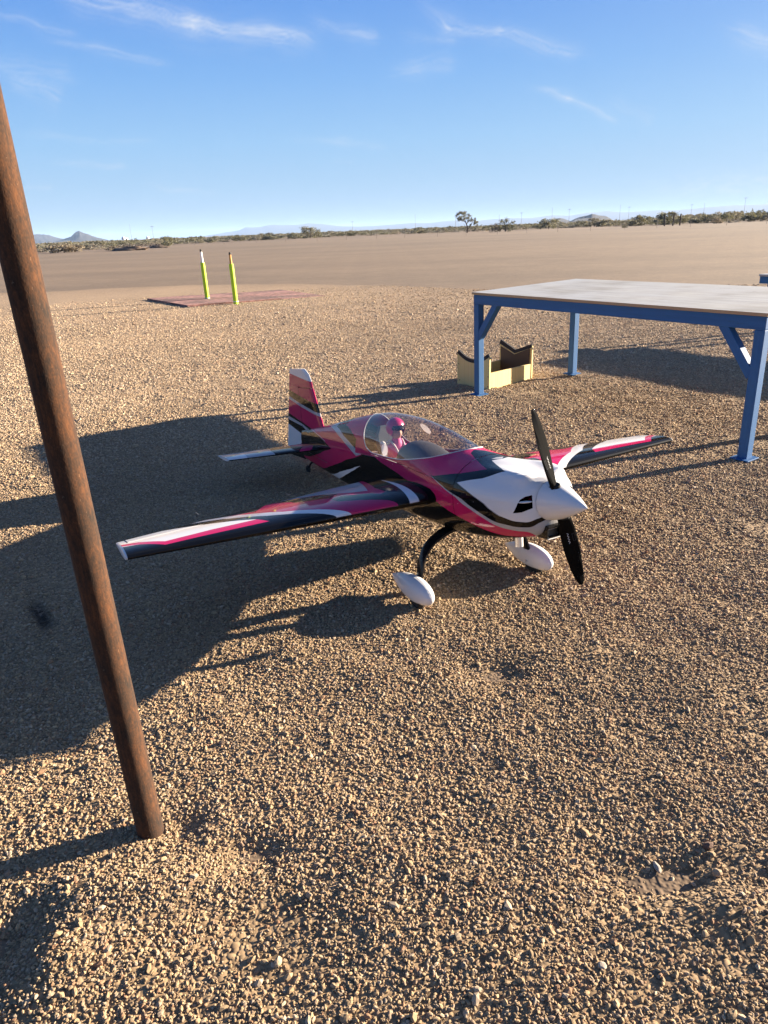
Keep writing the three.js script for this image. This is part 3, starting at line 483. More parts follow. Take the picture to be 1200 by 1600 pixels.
// ================================================================ the pilot figure under the canopy
{
  const pl = thing('pilot_figure', 'small toy pilot bust in pink helmet and black visor under the airplane canopy', 'toy pilot');
  pl.position.copy(plane.position); pl.quaternion.copy(plane.quaternion);
  const ox = -1.06 - BO[0], oy = .03 - BO[1];
  const sk = new THREE.MeshStandardMaterial({ color: lin(.42, .25, .175), roughness: .6 });
  function blobs(list, res, size, k) {   // capsules joined by a smooth minimum, in a cube of half side "size"
    const mc = new MarchingCubes(res, sk, false, false, 60000); mc.isolation = 0; const h = size * 2 / res;
    for (let z = 0, i = 0; z < res; z++) for (let y = 0; y < res; y++) for (let x = 0; x < res; x++, i++) {
      const px = -size + x * h, py = -size + y * h, pz = -size + z * h; let d = 1e3;
      for (const [a, b, ra, rb, sx = 1, sz = 1] of list) {
        const ax = (px - a[0]) / sx, ay = py - a[1], az = (pz - a[2]) / sz, bx = (b[0] - a[0]) / sx, by = b[1] - a[1], bz = (b[2] - a[2]) / sz, L = bx * bx + by * by + bz * bz || 1e-9, t = clamp((ax * bx + ay * by + az * bz) / L, 0, 1);
        const q = Math.hypot(ax - bx * t, ay - by * t, az - bz * t) - lerp(ra, rb, t), m = clamp(.5 + .5 * (d - q) / k, 0, 1); d = lerp(d, q, m) - k * m * (1 - m);
      }
      mc.field[i] = -d;
    }
    mc.update(); const n = mc.count, g = new THREE.BufferGeometry(), s = size;
    g.setAttribute('position', new THREE.BufferAttribute(mc.positionArray.slice(0, n * 3), 3)); g.setAttribute('normal', new THREE.BufferAttribute(mc.normalArray.slice(0, n * 3), 3)); g.scale(s, s, s); return g;
  }
  const R = 64, Z = .15;
  const bodyG = blobs([[[-.01, -.02, 0], [0, .03, 0], .022, .018], [[0, .04, 0], [.004, .085, 0], .015, .016], [[.004, .125, 0], [.010, .108, 0], .031, .026], [[.036, .118, 0], [.041, .110, 0], .003, .0045], [[.034, .098, 0], [.035, .098, 0], .006, .006]], R, Z, .012);
  pl.add(Object.assign(new THREE.Mesh(bodyG.translate(ox, oy, 0), sk), { name: 'body' }));
  const suit = blobs([[[-.01, -.05, 0], [-.004, .028, 0], .040, .036, 1, 1.25], [[-.006, .034, -.040], [-.006, .034, .040], .018, .018], [[0, .05, 0], [.002, .072, 0], .028, .022]], R, Z, .016);
  part(pl, 'flight_suit', suit.translate(ox, oy, 0), new THREE.MeshStandardMaterial({ color: lin(.60, .04, .22), roughness: .6 }));
  const hel = new THREE.SphereGeometry(.0445, 120, 88), hp = hel.attributes.position, idx = hel.index.array, keep = [];
  for (let i = 0; i < idx.length; i += 3) { let f = 0; for (let j = 0; j < 3; j++) { const x = hp.getX(idx[i + j]), y = hp.getY(idx[i + j]), z = hp.getZ(idx[i + j]); if (x > .016 && y < .012 && Math.abs(z) < .031) f++; if (y < -.036) f = 3; } if (f < 2) keep.push(idx[i], idx[i + 1], idx[i + 2]); }
  hel.setIndex(keep); hel.scale(1.06, 1.05, 1); part(pl, 'helmet', hel.translate(ox + .002, oy + .132, 0), new THREE.MeshPhysicalMaterial({ color: lin(.52, .02, .14), roughness: .35, clearcoat: 1, clearcoatRoughness: .08, side: THREE.DoubleSide }));
  const vis = new THREE.SphereGeometry(.0443, 36, 12, Math.PI - .92, 1.84, 1.22, .58); vis.scale(1.04, 1, 1); part(pl, 'visor', vis.translate(ox + .003, oy + .132, 0), new THREE.MeshPhysicalMaterial({ color: lin(.01, .01, .012), roughness: .12, side: THREE.DoubleSide, clearcoat: 1 }));
  for (const s of [1, -1]) part(pl, 'harness_strap', new THREE.TubeGeometry(new THREE.CatmullRomCurve3([[-.035, .06, s * .035], [-.005, .072, s * .032], [.026, .052, s * .026], [.045, .02, s * .018]].map((p) => new THREE.Vector3(p[0] + ox, p[1] + oy, p[2]))), 14, .0045, 5, false), new THREE.MeshStandardMaterial({ color: lin(.55, .545, .54), roughness: .8 }));
  for (const s of [1, -1]) part(pl, 'white_pauldron', new THREE.SphereGeometry(1, 16, 10).scale(.013, .018, .014).translate(ox - .048, oy + .052, s * .048), new THREE.MeshStandardMaterial({ color: lin(.55, .545, .54), roughness: .7 }));
}

// ================================================================ rusty post
{
  const rust = dataTex(512, 1024, (x, y) => {
    const u = x / 512, v = y / 1024, a = tileNoise(u, v * 1, 6, 11), b = tileNoise(u, v, 30, 12), c = tileNoise(u, v, 110, 13), d = tileNoise(u, v * .25, 64, 14), sp = tileNoise(u, v, 90, 15) > .965 ? 1 : 0;
    const k = .50 + .16 * (a - .5) + .16 * (b - .5) + .24 * (c - .5) + .2 * (d - .5), o = a + .6 * b;
    return [clamp(k * 94 + o * 9 + sp * 34, 0, 255), k * 57 + o * 4 + sp * 38, k * 26 + sp * 42];
  }, true);
  const bump = dataTex(512, 512, (x, y) => { const u = x / 512, v = y / 512, k = 255 * (.5 * tileNoise(u, v, 128, 21) + .3 * tileNoise(u, v, 48, 22) + .2 * tileNoise(u, v, 256, 23)); return [k, k, k]; });
  const p = thing('rusty_post', 'tall rust brown steel pipe standing in the gravel at the left', 'post'); p.position.set(-.623, 0, -1.383); p.rotation.z = .0165;
  const H = 3.3, R = .0325, g = new THREE.CylinderGeometry(R, R, H, 64, 60, true); g.translate(0, H / 2 - .03, 0);
  const uv = g.attributes.uv; for (let i = 0; i < uv.count; i++) uv.setXY(i, uv.getX(i), uv.getY(i) * 8);
  const P = g.attributes.position; for (let i = 0; i < P.count; i++) { const k = 1 + .004 * n3(P.getX(i) * 30, P.getY(i) * 9, P.getZ(i) * 30); P.setX(i, P.getX(i) * k); P.setZ(i, P.getZ(i) * k); } g.computeVertexNormals();
  part(p, 'pipe', g, new THREE.MeshStandardMaterial({ map: rust, roughness: .95, bumpMap: bump, bumpScale: .0004 }));
  part(p, 'pipe_cap', new THREE.CylinderGeometry(R * 1.04, R * 1.04, .012, 48).translate(0, H - .03 + .006, 0), new THREE.MeshStandardMaterial({ map: rust, roughness: .9 }));
}

// ================================================================ blue work tables
const scuff = dataTex(512, 512, (x, y) => { const u = x / 512, v = y / 512, w = tileNoise(u, v, 90, 51) * .6 + tileNoise(u, v, 26, 52) * .4, c = w > .80 ? 1 : 0, k = 225 + 34 * (tileNoise(u, v, 6, 53) - .5) + 26 * (tileNoise(u, v, 60, 54) - .5); return c ? [255, 190, 130] : [k * .8, k * .97, k]; });
const blueM = new THREE.MeshPhysicalMaterial({ color: lin(.030, .12, .30), map: scuff, roughness: .6, specularIntensity: .5, bumpMap: dustTex, bumpScale: .0004 });
const plyTex = canvas(1024, 512, (g, W, H) => {
  g.fillStyle = '#94989d'; g.fillRect(0, 0, W, H); const r = rng(9);
  for (let i = 0; i < 2600; i++) { const y = r() * H, x = r() * W, l = 40 + r() * 260, v = r(); g.strokeStyle = v < .5 ? `rgba(84,78,70,${.10 + .24 * r()})` : `rgba(180,178,172,${.06 + .2 * r()})`; g.lineWidth = .6 + r() * 2; g.beginPath(); g.moveTo(x, y); g.bezierCurveTo(x + l / 3, y + (r() - .5) * 8, x + l * .66, y + (r() - .5) * 8, x + l, y + (r() - .5) * 5); g.stroke(); }
  for (let i = 0; i < 26; i++) { const x = r() * W, y = r() * H; g.strokeStyle = `rgba(52,40,28,${.25 + .5 * r()})`; g.lineWidth = .8 + r() * 1.8; g.beginPath(); g.moveTo(x, y); g.lineTo(x + 10 + r() * 40, y + (r() - .5) * 5); g.stroke(); }
  for (let i = 0; i < 60; i++) { const x = r() * W, y = r() * H, gr = g.createRadialGradient(x, y, 0, x, y, 40 + r() * 70); gr.addColorStop(0, `rgba(${r() < .5 ? '70,66,58' : '176,176,172'},${.12 + .22 * r()})`); gr.addColorStop(1, 'rgba(120,116,108,0)'); g.fillStyle = gr; g.fillRect(0, 0, W, H); }
});
const plyTop = new THREE.MeshStandardMaterial({ map: plyTex, roughness: .85 }), plyEdge = new THREE.MeshStandardMaterial({ color: lin(.36, .265, .15), roughness: .9 });
function table(name, label, L, W, H, group) {   // origin: the left front corner on the ground; x along the front, z away from it
  const t = thing(name, label, 'table', group), b = .062, ap = .078, topT = .019, y1 = H - topT;
  const topG = new THREE.BoxGeometry(L + .02, topT, W + .02); topG.translate(L / 2, H - topT / 2, -W / 2);
  part(t, 'plywood_top', topG, [plyEdge, plyEdge, plyTop, plyEdge, plyEdge, plyEdge]);
  for (const [x, z] of [[b / 2, -b / 2], [L - b / 2, -b / 2], [b / 2, -W + b / 2], [L - b / 2, -W + b / 2]]) {
    const lg = part(t, 'leg', box(b, y1 - ap + .05, b, .005).translate(x, (y1 - ap - .05) / 2, z), blueM);
    part(lg, 'foot_plate', box(.12, .008, .12, .002).translate(x, .022, z), blueM);
  }
  for (const z of [-b / 2, -W + b / 2]) part(t, 'rail', box(L, ap, b, .005).translate(L / 2, y1 - ap / 2, z), blueM);
  for (const x of [b / 2, L / 2, L - b / 2]) part(t, 'cross_rail', box(b - .004, ap - .004, W - 2 * b, .004).translate(x, y1 - ap / 2, -W / 2), blueM);
  for (const z of [-b / 2, -W + b / 2]) for (const s of [1, -1]) { if (z < -1 && s > 0) continue; const br = box(.36, .055, b - .006, .004); br.rotateZ(s * 53 * Math.PI / 180); br.translate(s > 0 ? b + .098 : L - b - .098, y1 - ap - .128, z); part(t, 'knee_brace', br, blueM); }
  return t;
}
const t1 = table('work_table', 'blue steel framed table with weathered grey plywood top, nearest the airplane', 2.53, 1.24, .89);
const dirA = Math.atan2(-.84, .543);   // front edge direction in plan
t1.position.set(.84, -.006, -6.225); t1.rotation.set(0, dirA + Math.PI, 0);
t1.rotation.order = 'YXZ'; t1.rotation.y = -Math.atan2(.84, .543); t1.rotation.x = .02;
const blk = part(t1, 'wooden_bracket', box(.26, .05, .09, .006).translate(.95, .775, -.72), new THREE.MeshStandardMaterial({ color: lin(.33, .15, .06), roughness: .7 }), 'brown wooden block under the table top'); void blk;
const t2 = table('work_table', 'blue table beyond the first one, at the right edge of the view', 2.53, 1.24, .88); t2.position.set(5.1, 0, -8.75); t2.rotation.y = t1.rotation.y;
{
  const b = thing('low_bench', 'narrow blue rail bench, its end showing past the back edge of the near table', 'bench'); b.position.set(4.76, 0, -9.20); b.rotation.y = t1.rotation.y;
  part(b, 'plank_top', box(2.2, .025, .16, .004).translate(1.1, .70, -.08), plyTop);
  part(b, 'rail', box(2.18, .085, .05, .004).translate(1.1, .645, -.04), blueM);
  for (const x of [.12, 2.08]) { const l = part(b, 'leg', box(.05, .61, .05, .004).translate(x, .30, -.08), blueM); part(l, 'foot_plate', box(.1, .008, .30, .002).translate(x, .026, -.08), blueM); }
}

// ================================================================ wooden cradle
{
  const st = thing('airplane_stand', 'pale plywood cradle with padded V notched ends beside the blue table leg', 'cradle');
  st.position.set(.998, .008, -6.398); st.rotation.y = Math.atan2(.407, .475);   // x along the long side, z towards the viewer
  const wood = new THREE.MeshStandardMaterial({ roughness: .75, map: canvas(512, 256, (g, W, H) => { g.fillStyle = '#cdb982'; g.fillRect(0, 0, W, H); const r = rng(12); for (let i = 0; i < 420; i++) { const x = r() * W; g.strokeStyle = `rgba(${150 + 40 * r()},${120 + 30 * r()},70,${.06 + .16 * r()})`; g.lineWidth = .5 + 2 * r(); g.beginPath(); g.moveTo(x, 0); g.bezierCurveTo(x + 8 * (r() - .5), 80, x + 8 * (r() - .5), 160, x + 10 * (r() - .5), H); g.stroke(); } }) });
  const felt = new THREE.MeshStandardMaterial({ color: lin(.022, .020, .022), roughness: .9 }), inner = new THREE.MeshStandardMaterial({ color: lin(.045, .024, .016), roughness: .6 });
  const D = .39, T = .018;
  function endPanel(x, H, dip, sharp) {   // panel in the plane x, its notch in the middle
    const s = new THREE.Shape(); s.moveTo(0, 0); s.lineTo(D, 0); s.lineTo(D, H); if (sharp) s.lineTo(D * .52, H - dip); else s.quadraticCurveTo(D * .52, H - dip * 1.75, 0, H); if (sharp) s.lineTo(0, H + .012); s.lineTo(0, 0);
    const g = new THREE.ExtrudeGeometry(s, { depth: T, bevelSize: .002, bevelThickness: .002, bevelSegments: 1, curveSegments: 20 }); g.rotateY(Math.PI / 2); g.translate(x, 0, 0); const uv = g.attributes.uv; for (let i = 0; i < uv.count; i++) uv.setXY(i, uv.getX(i) * 2, uv.getY(i) * 2);
    const p = part(st, 'end_panel', g, wood);
    const pts = range(0, 1, 16).map((k) => { const z = -D * k, kk = 1 - k; const y = sharp ? (kk < .48 ? lerp(H + .012, H - dip, kk / .48) : lerp(H - dip, H, (kk - .48) / .52)) : (1 - kk) ** 2 * H + 2 * kk * (1 - kk) * (H - dip * 1.75) + kk * kk * H; return new THREE.Vector3(x + T / 2, y + .006, z); });
    const c = new THREE.CatmullRomCurve3(pts, false, 'catmullrom', .1), sh = new THREE.Shape([[-.016, -.026], [.008, -.026], [.012, 0], [.008, .026], [-.016, .026], [-.018, .020], [-.002, .019], [-.002, -.019], [-.018, -.020]].map((q) => new THREE.Vector2(...q)));
    part(p, 'foam_pad', new THREE.ExtrudeGeometry(sh, { steps: 40, extrudePath: c, bevelEnabled: false }), felt);
    return p;
  }
  endPanel(0, .30, .085, false);
  const tall = endPanel(.61, .305, .075, true);
  const lin2 = new THREE.Shape(); lin2.moveTo(.02, .02); lin2.lineTo(D - .02, .02); lin2.lineTo(D - .02, .285); lin2.lineTo(D * .52, .222); lin2.lineTo(.02, .295); part(tall, 'dark_lining', new THREE.ExtrudeGeometry(lin2, { depth: .006, bevelEnabled: false }).rotateY(Math.PI / 2).translate(.598, 0, 0), inner);
  part(st, 'side_board', box(.60, .15, T, .002).translate(.312, .075, -.011), wood);
  part(st, 'side_board', box(.60, .15, T, .002).translate(.312, .075, -D + .011), wood);
  part(st, 'bottom_board', box(.585, T, D - .05, .002).translate(.312, .012, -D / 2), wood);
  for (const [y, z] of [[.03, -.011], [.12, -.011], [.05, -.36], [.2, -.37]]) part(st, 'screw', new THREE.CylinderGeometry(.005, .005, .003, 8).rotateZ(Math.PI / 2).translate(-.003, y, z), felt);
}

// ================================================================ mats and the two yellow poles
{
  const tex = dataTex(512, 512, (x, y) => { const u = x / 512, v = y / 512, k = .8 + .4 * (tileNoise(u, v, 5, 41) - .5) + .3 * (tileNoise(u, v, 40, 42) - .5) + .25 * (tileNoise(u, v, 150, 43) - .5); return [158 * k, 114 * k, 103 * k]; }, true); tex.repeat.set(.4, .4);
  const mm = new THREE.MeshStandardMaterial({ map: tex, roughness: .95, bumpMap: dustTex, bumpScale: .004 });
  const root = thing('rubber_mat', 'worn maroon mat slabs lying on the gravel under the yellow poles', 'mat');
  const Q = [[-4.04, -15.82], [-5.6, -18.15], [-2.5, -19.75], [-1.15, -17.3]], at = (a, b) => { const l = [lerp(Q[0][0], Q[1][0], b), lerp(Q[0][1], Q[1][1], b)], r = [lerp(Q[3][0], Q[2][0], b), lerp(Q[3][1], Q[2][1], b)]; return [lerp(l[0], r[0], a), lerp(l[1], r[1], a)]; };
  for (let i = 0; i < 3; i++) for (let j = 0; j < 2; j++) {
    const e = .006, a0 = i / 3 + e, a1 = (i + 1) / 3 - e, b0 = j / 2 + e, b1 = (j + 1) / 2 - e, P = [at(a0, b0), at(a1, b0), at(a1, b1), at(a0, b1)];
    const s = new THREE.Shape(P.map((p) => new THREE.Vector2(p[0], -p[1]))), g = new THREE.ExtrudeGeometry(s, { depth: .035, bevelSize: .004, bevelThickness: .004, bevelSegments: 1 }); g.rotateX(-Math.PI / 2); g.translate(0, [.012, .000, -.017][i] + .003 * j, 0);
    part(root, 'mat_slab', g, mm);
  }
  const lime = new THREE.MeshStandardMaterial({ color: lin(.40, .62, .008), roughness: .5 }), cap = new THREE.MeshStandardMaterial({ color: lin(.03, .028, .025), roughness: .8 });
  function pole(x, z, hs, ht, rodC, label, lean) {
    const p = thing('marker_pole', label, 'pole'); p.position.set(x, 0, z); p.rotation.z = lean;
    part(p, 'lime_sleeve', new THREE.LatheGeometry([[.05, 0], [.05, hs - .006], [.046, hs], [.02, hs]].map((a) => new THREE.Vector2(...a)), 24), lime);
    part(p, 'inner_rod', new THREE.CylinderGeometry(.022, .03, ht - hs - .02, 16).translate(0, (ht + hs) / 2 - .02, 0), new THREE.MeshStandardMaterial({ color: rodC, roughness: .7 }));
    part(p, 'rod_tip', new THREE.CylinderGeometry(.022, .026, .05, 14).translate(0, ht - .02, 0), cap);
    part(p, 'base_flange', new THREE.CylinderGeometry(.06, .065, .015, 20).translate(0, .068, 0), new THREE.MeshStandardMaterial({ color: lin(.6, .6, .5), roughness: .7 }));
  }
  pole(-3.93, -17.35, .85, 1.13, lin(.78, .78, .74), 'lime yellow pole with a white rod on top, left of the two', .012);
  pole(-3.04, -16.1, .84, 1.07, lin(.48, .25, .06), 'lime yellow pole with a wooden orange rod on top, right of the two', .012);
}

// ================================================================ stones lying loose among the gravel
{
  const stone = (x, z, s, sq, col, label, seed) => {
    const g0 = mergeVertices(new THREE.IcosahedronGeometry(1, 1).deleteAttribute('normal').deleteAttribute('uv'), 1e-3), p = g0.attributes.position, q = rng(seed); for (let i = 0; i < p.count; i++) { const k = .8 + .3 * q(); p.setXYZ(i, p.getX(i) * k * sq[0], p.getY(i) * k * sq[1], p.getZ(i) * k * sq[2]); }
    const g = g0.toNonIndexed(); g.computeVertexNormals(); g.scale(s, s, s); const m = new THREE.Mesh(g, new THREE.MeshStandardMaterial({ color: col, roughness: .95 })); m.name = numbered('stone'); m.position.set(x, bedY(x, z) + s * sq[1] * .7, z); m.rotation.y = seed; m.castShadow = m.receiveShadow = true; scene.add(m); tag(m, label, 'stone');
  };
  stone(.725, -1.19, .0115, [1, .9, .9], lin(.33, .235, .145), 'tan stone larger than the gravel, right foreground', 3);
  stone(.735, -1.26, .011, [.8, .8, 1.4], lin(.11, .065, .045), 'dark brown stone just behind the tan one, right foreground', 5);
  stone(.60, -1.22, .010, [1.7, .6, .8], lin(.30, .265, .22), 'flat pale grey stone left of the tan stone', 8);
  stone(.40, -.98, .008, [1.2, .5, 1.1], lin(.36, .30, .23), 'pale rounded flat pebble in the near right gravel', 11);
  stone(-.255, -1.02, .0095, [1.3, .9, .9], lin(.35, .26, .165), 'lone tan stone casting a shadow on bare dirt right of the post', 14);
}

// ================================================================ desert plants far out
const leafM = new THREE.MeshPhysicalMaterial({ vertexColors: true, roughness: 1, transmission: .4, thickness: 0, side: THREE.DoubleSide });
const barkM = new THREE.MeshStandardMaterial({ color: lin(.10, .075, .055), roughness: 1 });
function leaves(seed, n, R, leaf, col, shape) {   // many small faces in clumps
  const r = rng(seed), P = [], C = [], clumps = []; for (let i = 0; i < shape.clumps; i++) { const a = r() * 6.283, h = Math.pow(r(), .8), d = Math.sqrt(r()) * (shape.flat ? 1 : Math.sqrt(Math.max(.1, 1 - (h - .35) ** 2 * 1.4))); clumps.push([Math.cos(a) * d * R[0], R[1] * (shape.base + (1 - shape.base) * h), Math.sin(a) * d * R[2], .6 + .8 * r()]); }
  for (let i = 0; i < n; i++) {
    const c = clumps[Math.floor(r() * clumps.length)], g = () => (r() + r() + r() - 1.5) * .62, cx = c[0] + g() * R[0] * shape.tight, cy = Math.max(.02, c[1] + g() * R[1] * shape.tight * .8), cz = c[2] + g() * R[2] * shape.tight, s = leaf * (.5 + r());
    const a = r() * 6.283, b = r() * 3.14, ux = Math.cos(a) * s, uz = Math.sin(a) * s, vx = -Math.sin(a) * Math.cos(b) * s, vy = Math.sin(b) * s, vz = Math.cos(a) * Math.cos(b) * s;
    P.push(cx - ux, cy, cz - uz, cx + vx, cy + vy, cz + vz, cx + ux, cy, cz + uz); const k = (.65 + .7 * r()) * c[3]; for (let q = 0; q < 3; q++) C.push(col[0] * k, col[1] * k, col[2] * k);
  }
  const G = new THREE.BufferGeometry(); G.setAttribute('position', new THREE.Float32BufferAttribute(P, 3)); G.setAttribute('color', new THREE.Float32BufferAttribute(C, 3)); G.computeVertexNormals(); return G;
}
const limb = (pts, r0) => { const g = tube(pts, 1, 8, 6), P = g.attributes.position, c = new THREE.CatmullRomCurve3(pts.map((p) => new THREE.Vector3(...p))), n = 7; for (let i = 0; i < P.count; i++) { const k = Math.floor(i / n) / 8, o = c.getPointAt(clamp(k, 0, 1)), f = r0 * (1 - .72 * k); P.setXYZ(i, o.x + (P.getX(i) - o.x) * f, o.y + (P.getY(i) - o.y) * f, o.z + (P.getZ(i) - o.z) * f); } return g; };
function bush(x, z, w, h, seed, col, label, name = 'desert_bush') {
  h *= .62; w *= .85; const b = thing(name, label, 'bush'); b.position.set(x, 0, z); b.rotation.y = seed;
  part(b, 'foliage', leaves(seed, 1900, [w / 2, h, w / 2], w * .028, col, { clumps: 34, base: .02, tight: .36 }), leafM);
  const r = rng(seed + 9), st = []; for (let i = 0; i < 7; i++) { const a = r() * 6.28, d = w * .3 * r(); st.push(limb([[0, -.05, 0], [Math.cos(a) * d * .4, h * .4, Math.sin(a) * d * .4], [Math.cos(a) * d, h * .8, Math.sin(a) * d]], h * .02)); }
  part(b, 'stem', mergeGeometries(st), barkM);
}
const pol = (az, d) => [Math.sin(az * Math.PI / 180) * d, -Math.cos(az * Math.PI / 180) * d];
const CREO = [.135, .125, .060], SAGE = [.165, .145, .09], DRY = [.19, .150, .095], DARK = [.095, .092, .045];
{
  const B = [[-15.0, 150, 4.2, 2.4, 301, CREO, 'grey green bush with dark base, left of the yellow poles on the far edge'], [-22.1, 120, 6.0, 1.6, 302, DRY, 'wide pale dry bush just right of the rusty post on the far edge'], [-4.7, 205, 6.5, 4.2, 303, CREO, 'tallest round bush above the maroon mat on the far edge'], [-8.0, 205, 6, 2.5, 304, DARK, 'dark bush on the far edge left of the tallest round bush'], [9.85, 165, 5.0, 4.0, 305, DARK, 'dense dark bush just right of the lone far tree'], [9.1, 163, 2.6, 2.6, 306, DRY, 'brown dry bush leaning on the dense dark bush'], [13.0, 190, 6, 3.4, 307, CREO, 'mid height green bush in front of the small dark hills'], [16.2, 210, 4.5, 3.0, 308, SAGE, 'pale sage bush under the right dark hill'], [21.2, 185, 8.5, 3.8, 309, CREO, 'tall yellow green bush behind the three dark posts'], [19.4, 190, 6, 3.2, 310, CREO, 'green bush left of the three dark posts'], [24.3, 170, 2.8, 1.5, 311, DRY, 'small brown bush on the bare dirt at far right'], [-18.8, 118, 2.6, .9, 312, DRY, 'low dry scrub clump on the dirt at far left'], [18.3, 150, 1.3, .6, 313, DARK, 'tiny dark scrub clump on the dirt at far right']];
  for (const [az, d, w, h, s, col, l] of B) { const [x, z] = pol(az, d); bush(x, z, w, h, s, col, l); }
  // heaps of dark brush and soil in front of the scrub
  const heap = (az, d, w, h, s, label) => {
    const [x, z] = pol(az, d), t = thing('brush_heap', label, 'brush heap'); t.position.set(x, 0, z);
    const g = new THREE.SphereGeometry(1, 24, 10, 0, 6.2832, 0, Math.PI / 2), P = g.attributes.position; for (let i = 0; i < P.count; i++) { const k = 1 + .35 * n3(P.getX(i) * 2 + s, P.getY(i) * 3, P.getZ(i) * 2); P.setXYZ(i, P.getX(i) * w * .5 * k, P.getY(i) * h * .7 * k - .05, P.getZ(i) * w * .3 * k); } g.computeVertexNormals();
    part(t, 'soil_mound', g, new THREE.MeshStandardMaterial({ color: lin(.13, .09, .065), roughness: 1 })); part(t, 'dead_twigs', leaves(s, 400, [w / 2, h, w * .3], .10, [.07, .05, .04], { clumps: 14, base: 0, tight: .5 }), leafM).userData.kind = 'stuff';
  };
  heap(-17.7, 112, 5.2, .8, 41, 'low heap of dark dead brush on the dirt, left of the lime poles'); heap(-15.8, 128, 3.6, .6, 42, 'smaller dark brush heap beside the grey green bush');
  // the lone tree
  const [x, z] = pol(7.05, 175), t = thing('desert_tree', 'lone airy mesquite tree standing above the far scrub', 'tree'); t.position.set(x, 0, z); t.scale.setScalar(.82);
  part(t, 'trunk', mergeGeometries([limb([[0, -.2, 0], [.15, 1.2, .1], [-.3, 2.5, 0], [-1.0, 4.2, .2]], .24), limb([[.1, .8, 0], [.9, 1.8, .3], [1.7, 3.2, .2]], .16), limb([[-.2, 2.2, 0], [.4, 3.2, -.3], [.3, 4.6, -.2]], .13), limb([[-.5, 2.8, 0], [-1.5, 3.3, .3], [-2.2, 3.9, .4]], .1), limb([[0, .3, 0], [-.5, 1.4, .3], [-.9, 2.3, .5]], .1)]), barkM);
  const cr = mergeGeometries([leaves(71, 5200, [2.3, 2.6, 2.0], .085, CREO, { clumps: 26, base: .1, tight: .3, flat: true }).translate(-.9, 2.7, 0), leaves(72, 2200, [1.3, 1.9, 1.2], .085, CREO, { clumps: 14, base: .1, tight: .34, flat: true }).translate(1.7, 1.7, .2)]);
  part(t, 'crown', cr, leafM);
  // the belt of scrub beyond, past counting
  const belt = new THREE.Group(); belt.name = 'desert_scrub'; belt.userData.kind = 'stuff'; belt.userData.label = 'far belt of low grey green desert scrub along the horizon'; scene.add(belt);
  const r = rng(888), M4 = new THREE.Matrix4(), Q = new THREE.Quaternion(), up = new THREE.Vector3(0, 1, 0), cc = new THREE.Color();
  [[501, CREO], [502, SAGE], [503, DARK], [504, DRY]].forEach(([seed, col], k) => {
    const g = leaves(seed, 420, [1, 1, 1], .095, col, { clumps: 16, base: .03, tight: .40 }), n = [900, 700, 600, 420][k], im = new THREE.InstancedMesh(g, leafM, n); im.name = 'scrub'; im.userData.kind = 'stuff'; im.castShadow = im.receiveShadow = true;
    for (let i = 0; i < n; i++) {
      const az = -36 + 76 * r(), ed = 172 + 34 * sstep(-20, 2, az) - 22 * sstep(8, 26, az) - 30 * sstep(-14, -24, az) + 10 * n3(az * .3, 2.2), d = ed + Math.pow(r(), 1.7) * 620 + (k === 3 ? -6 * r() : 4), [x, z] = pol(az, d), w = .8 + r() * 1.7, h = (.7 + r() * 1.1) * (1 + .7 * sstep(16, 26, az)) * (k === 3 ? .6 : 1) * .8;
      Q.setFromAxisAngle(up, r() * 6.28); im.setMatrixAt(i, M4.compose(new THREE.Vector3(x, 0, z), Q, new THREE.Vector3(w, h, w))); const v = .85 + .3 * r(); im.setColorAt(i, cc.setRGB(v, v, v));
    }
    belt.add(im);
  });
}

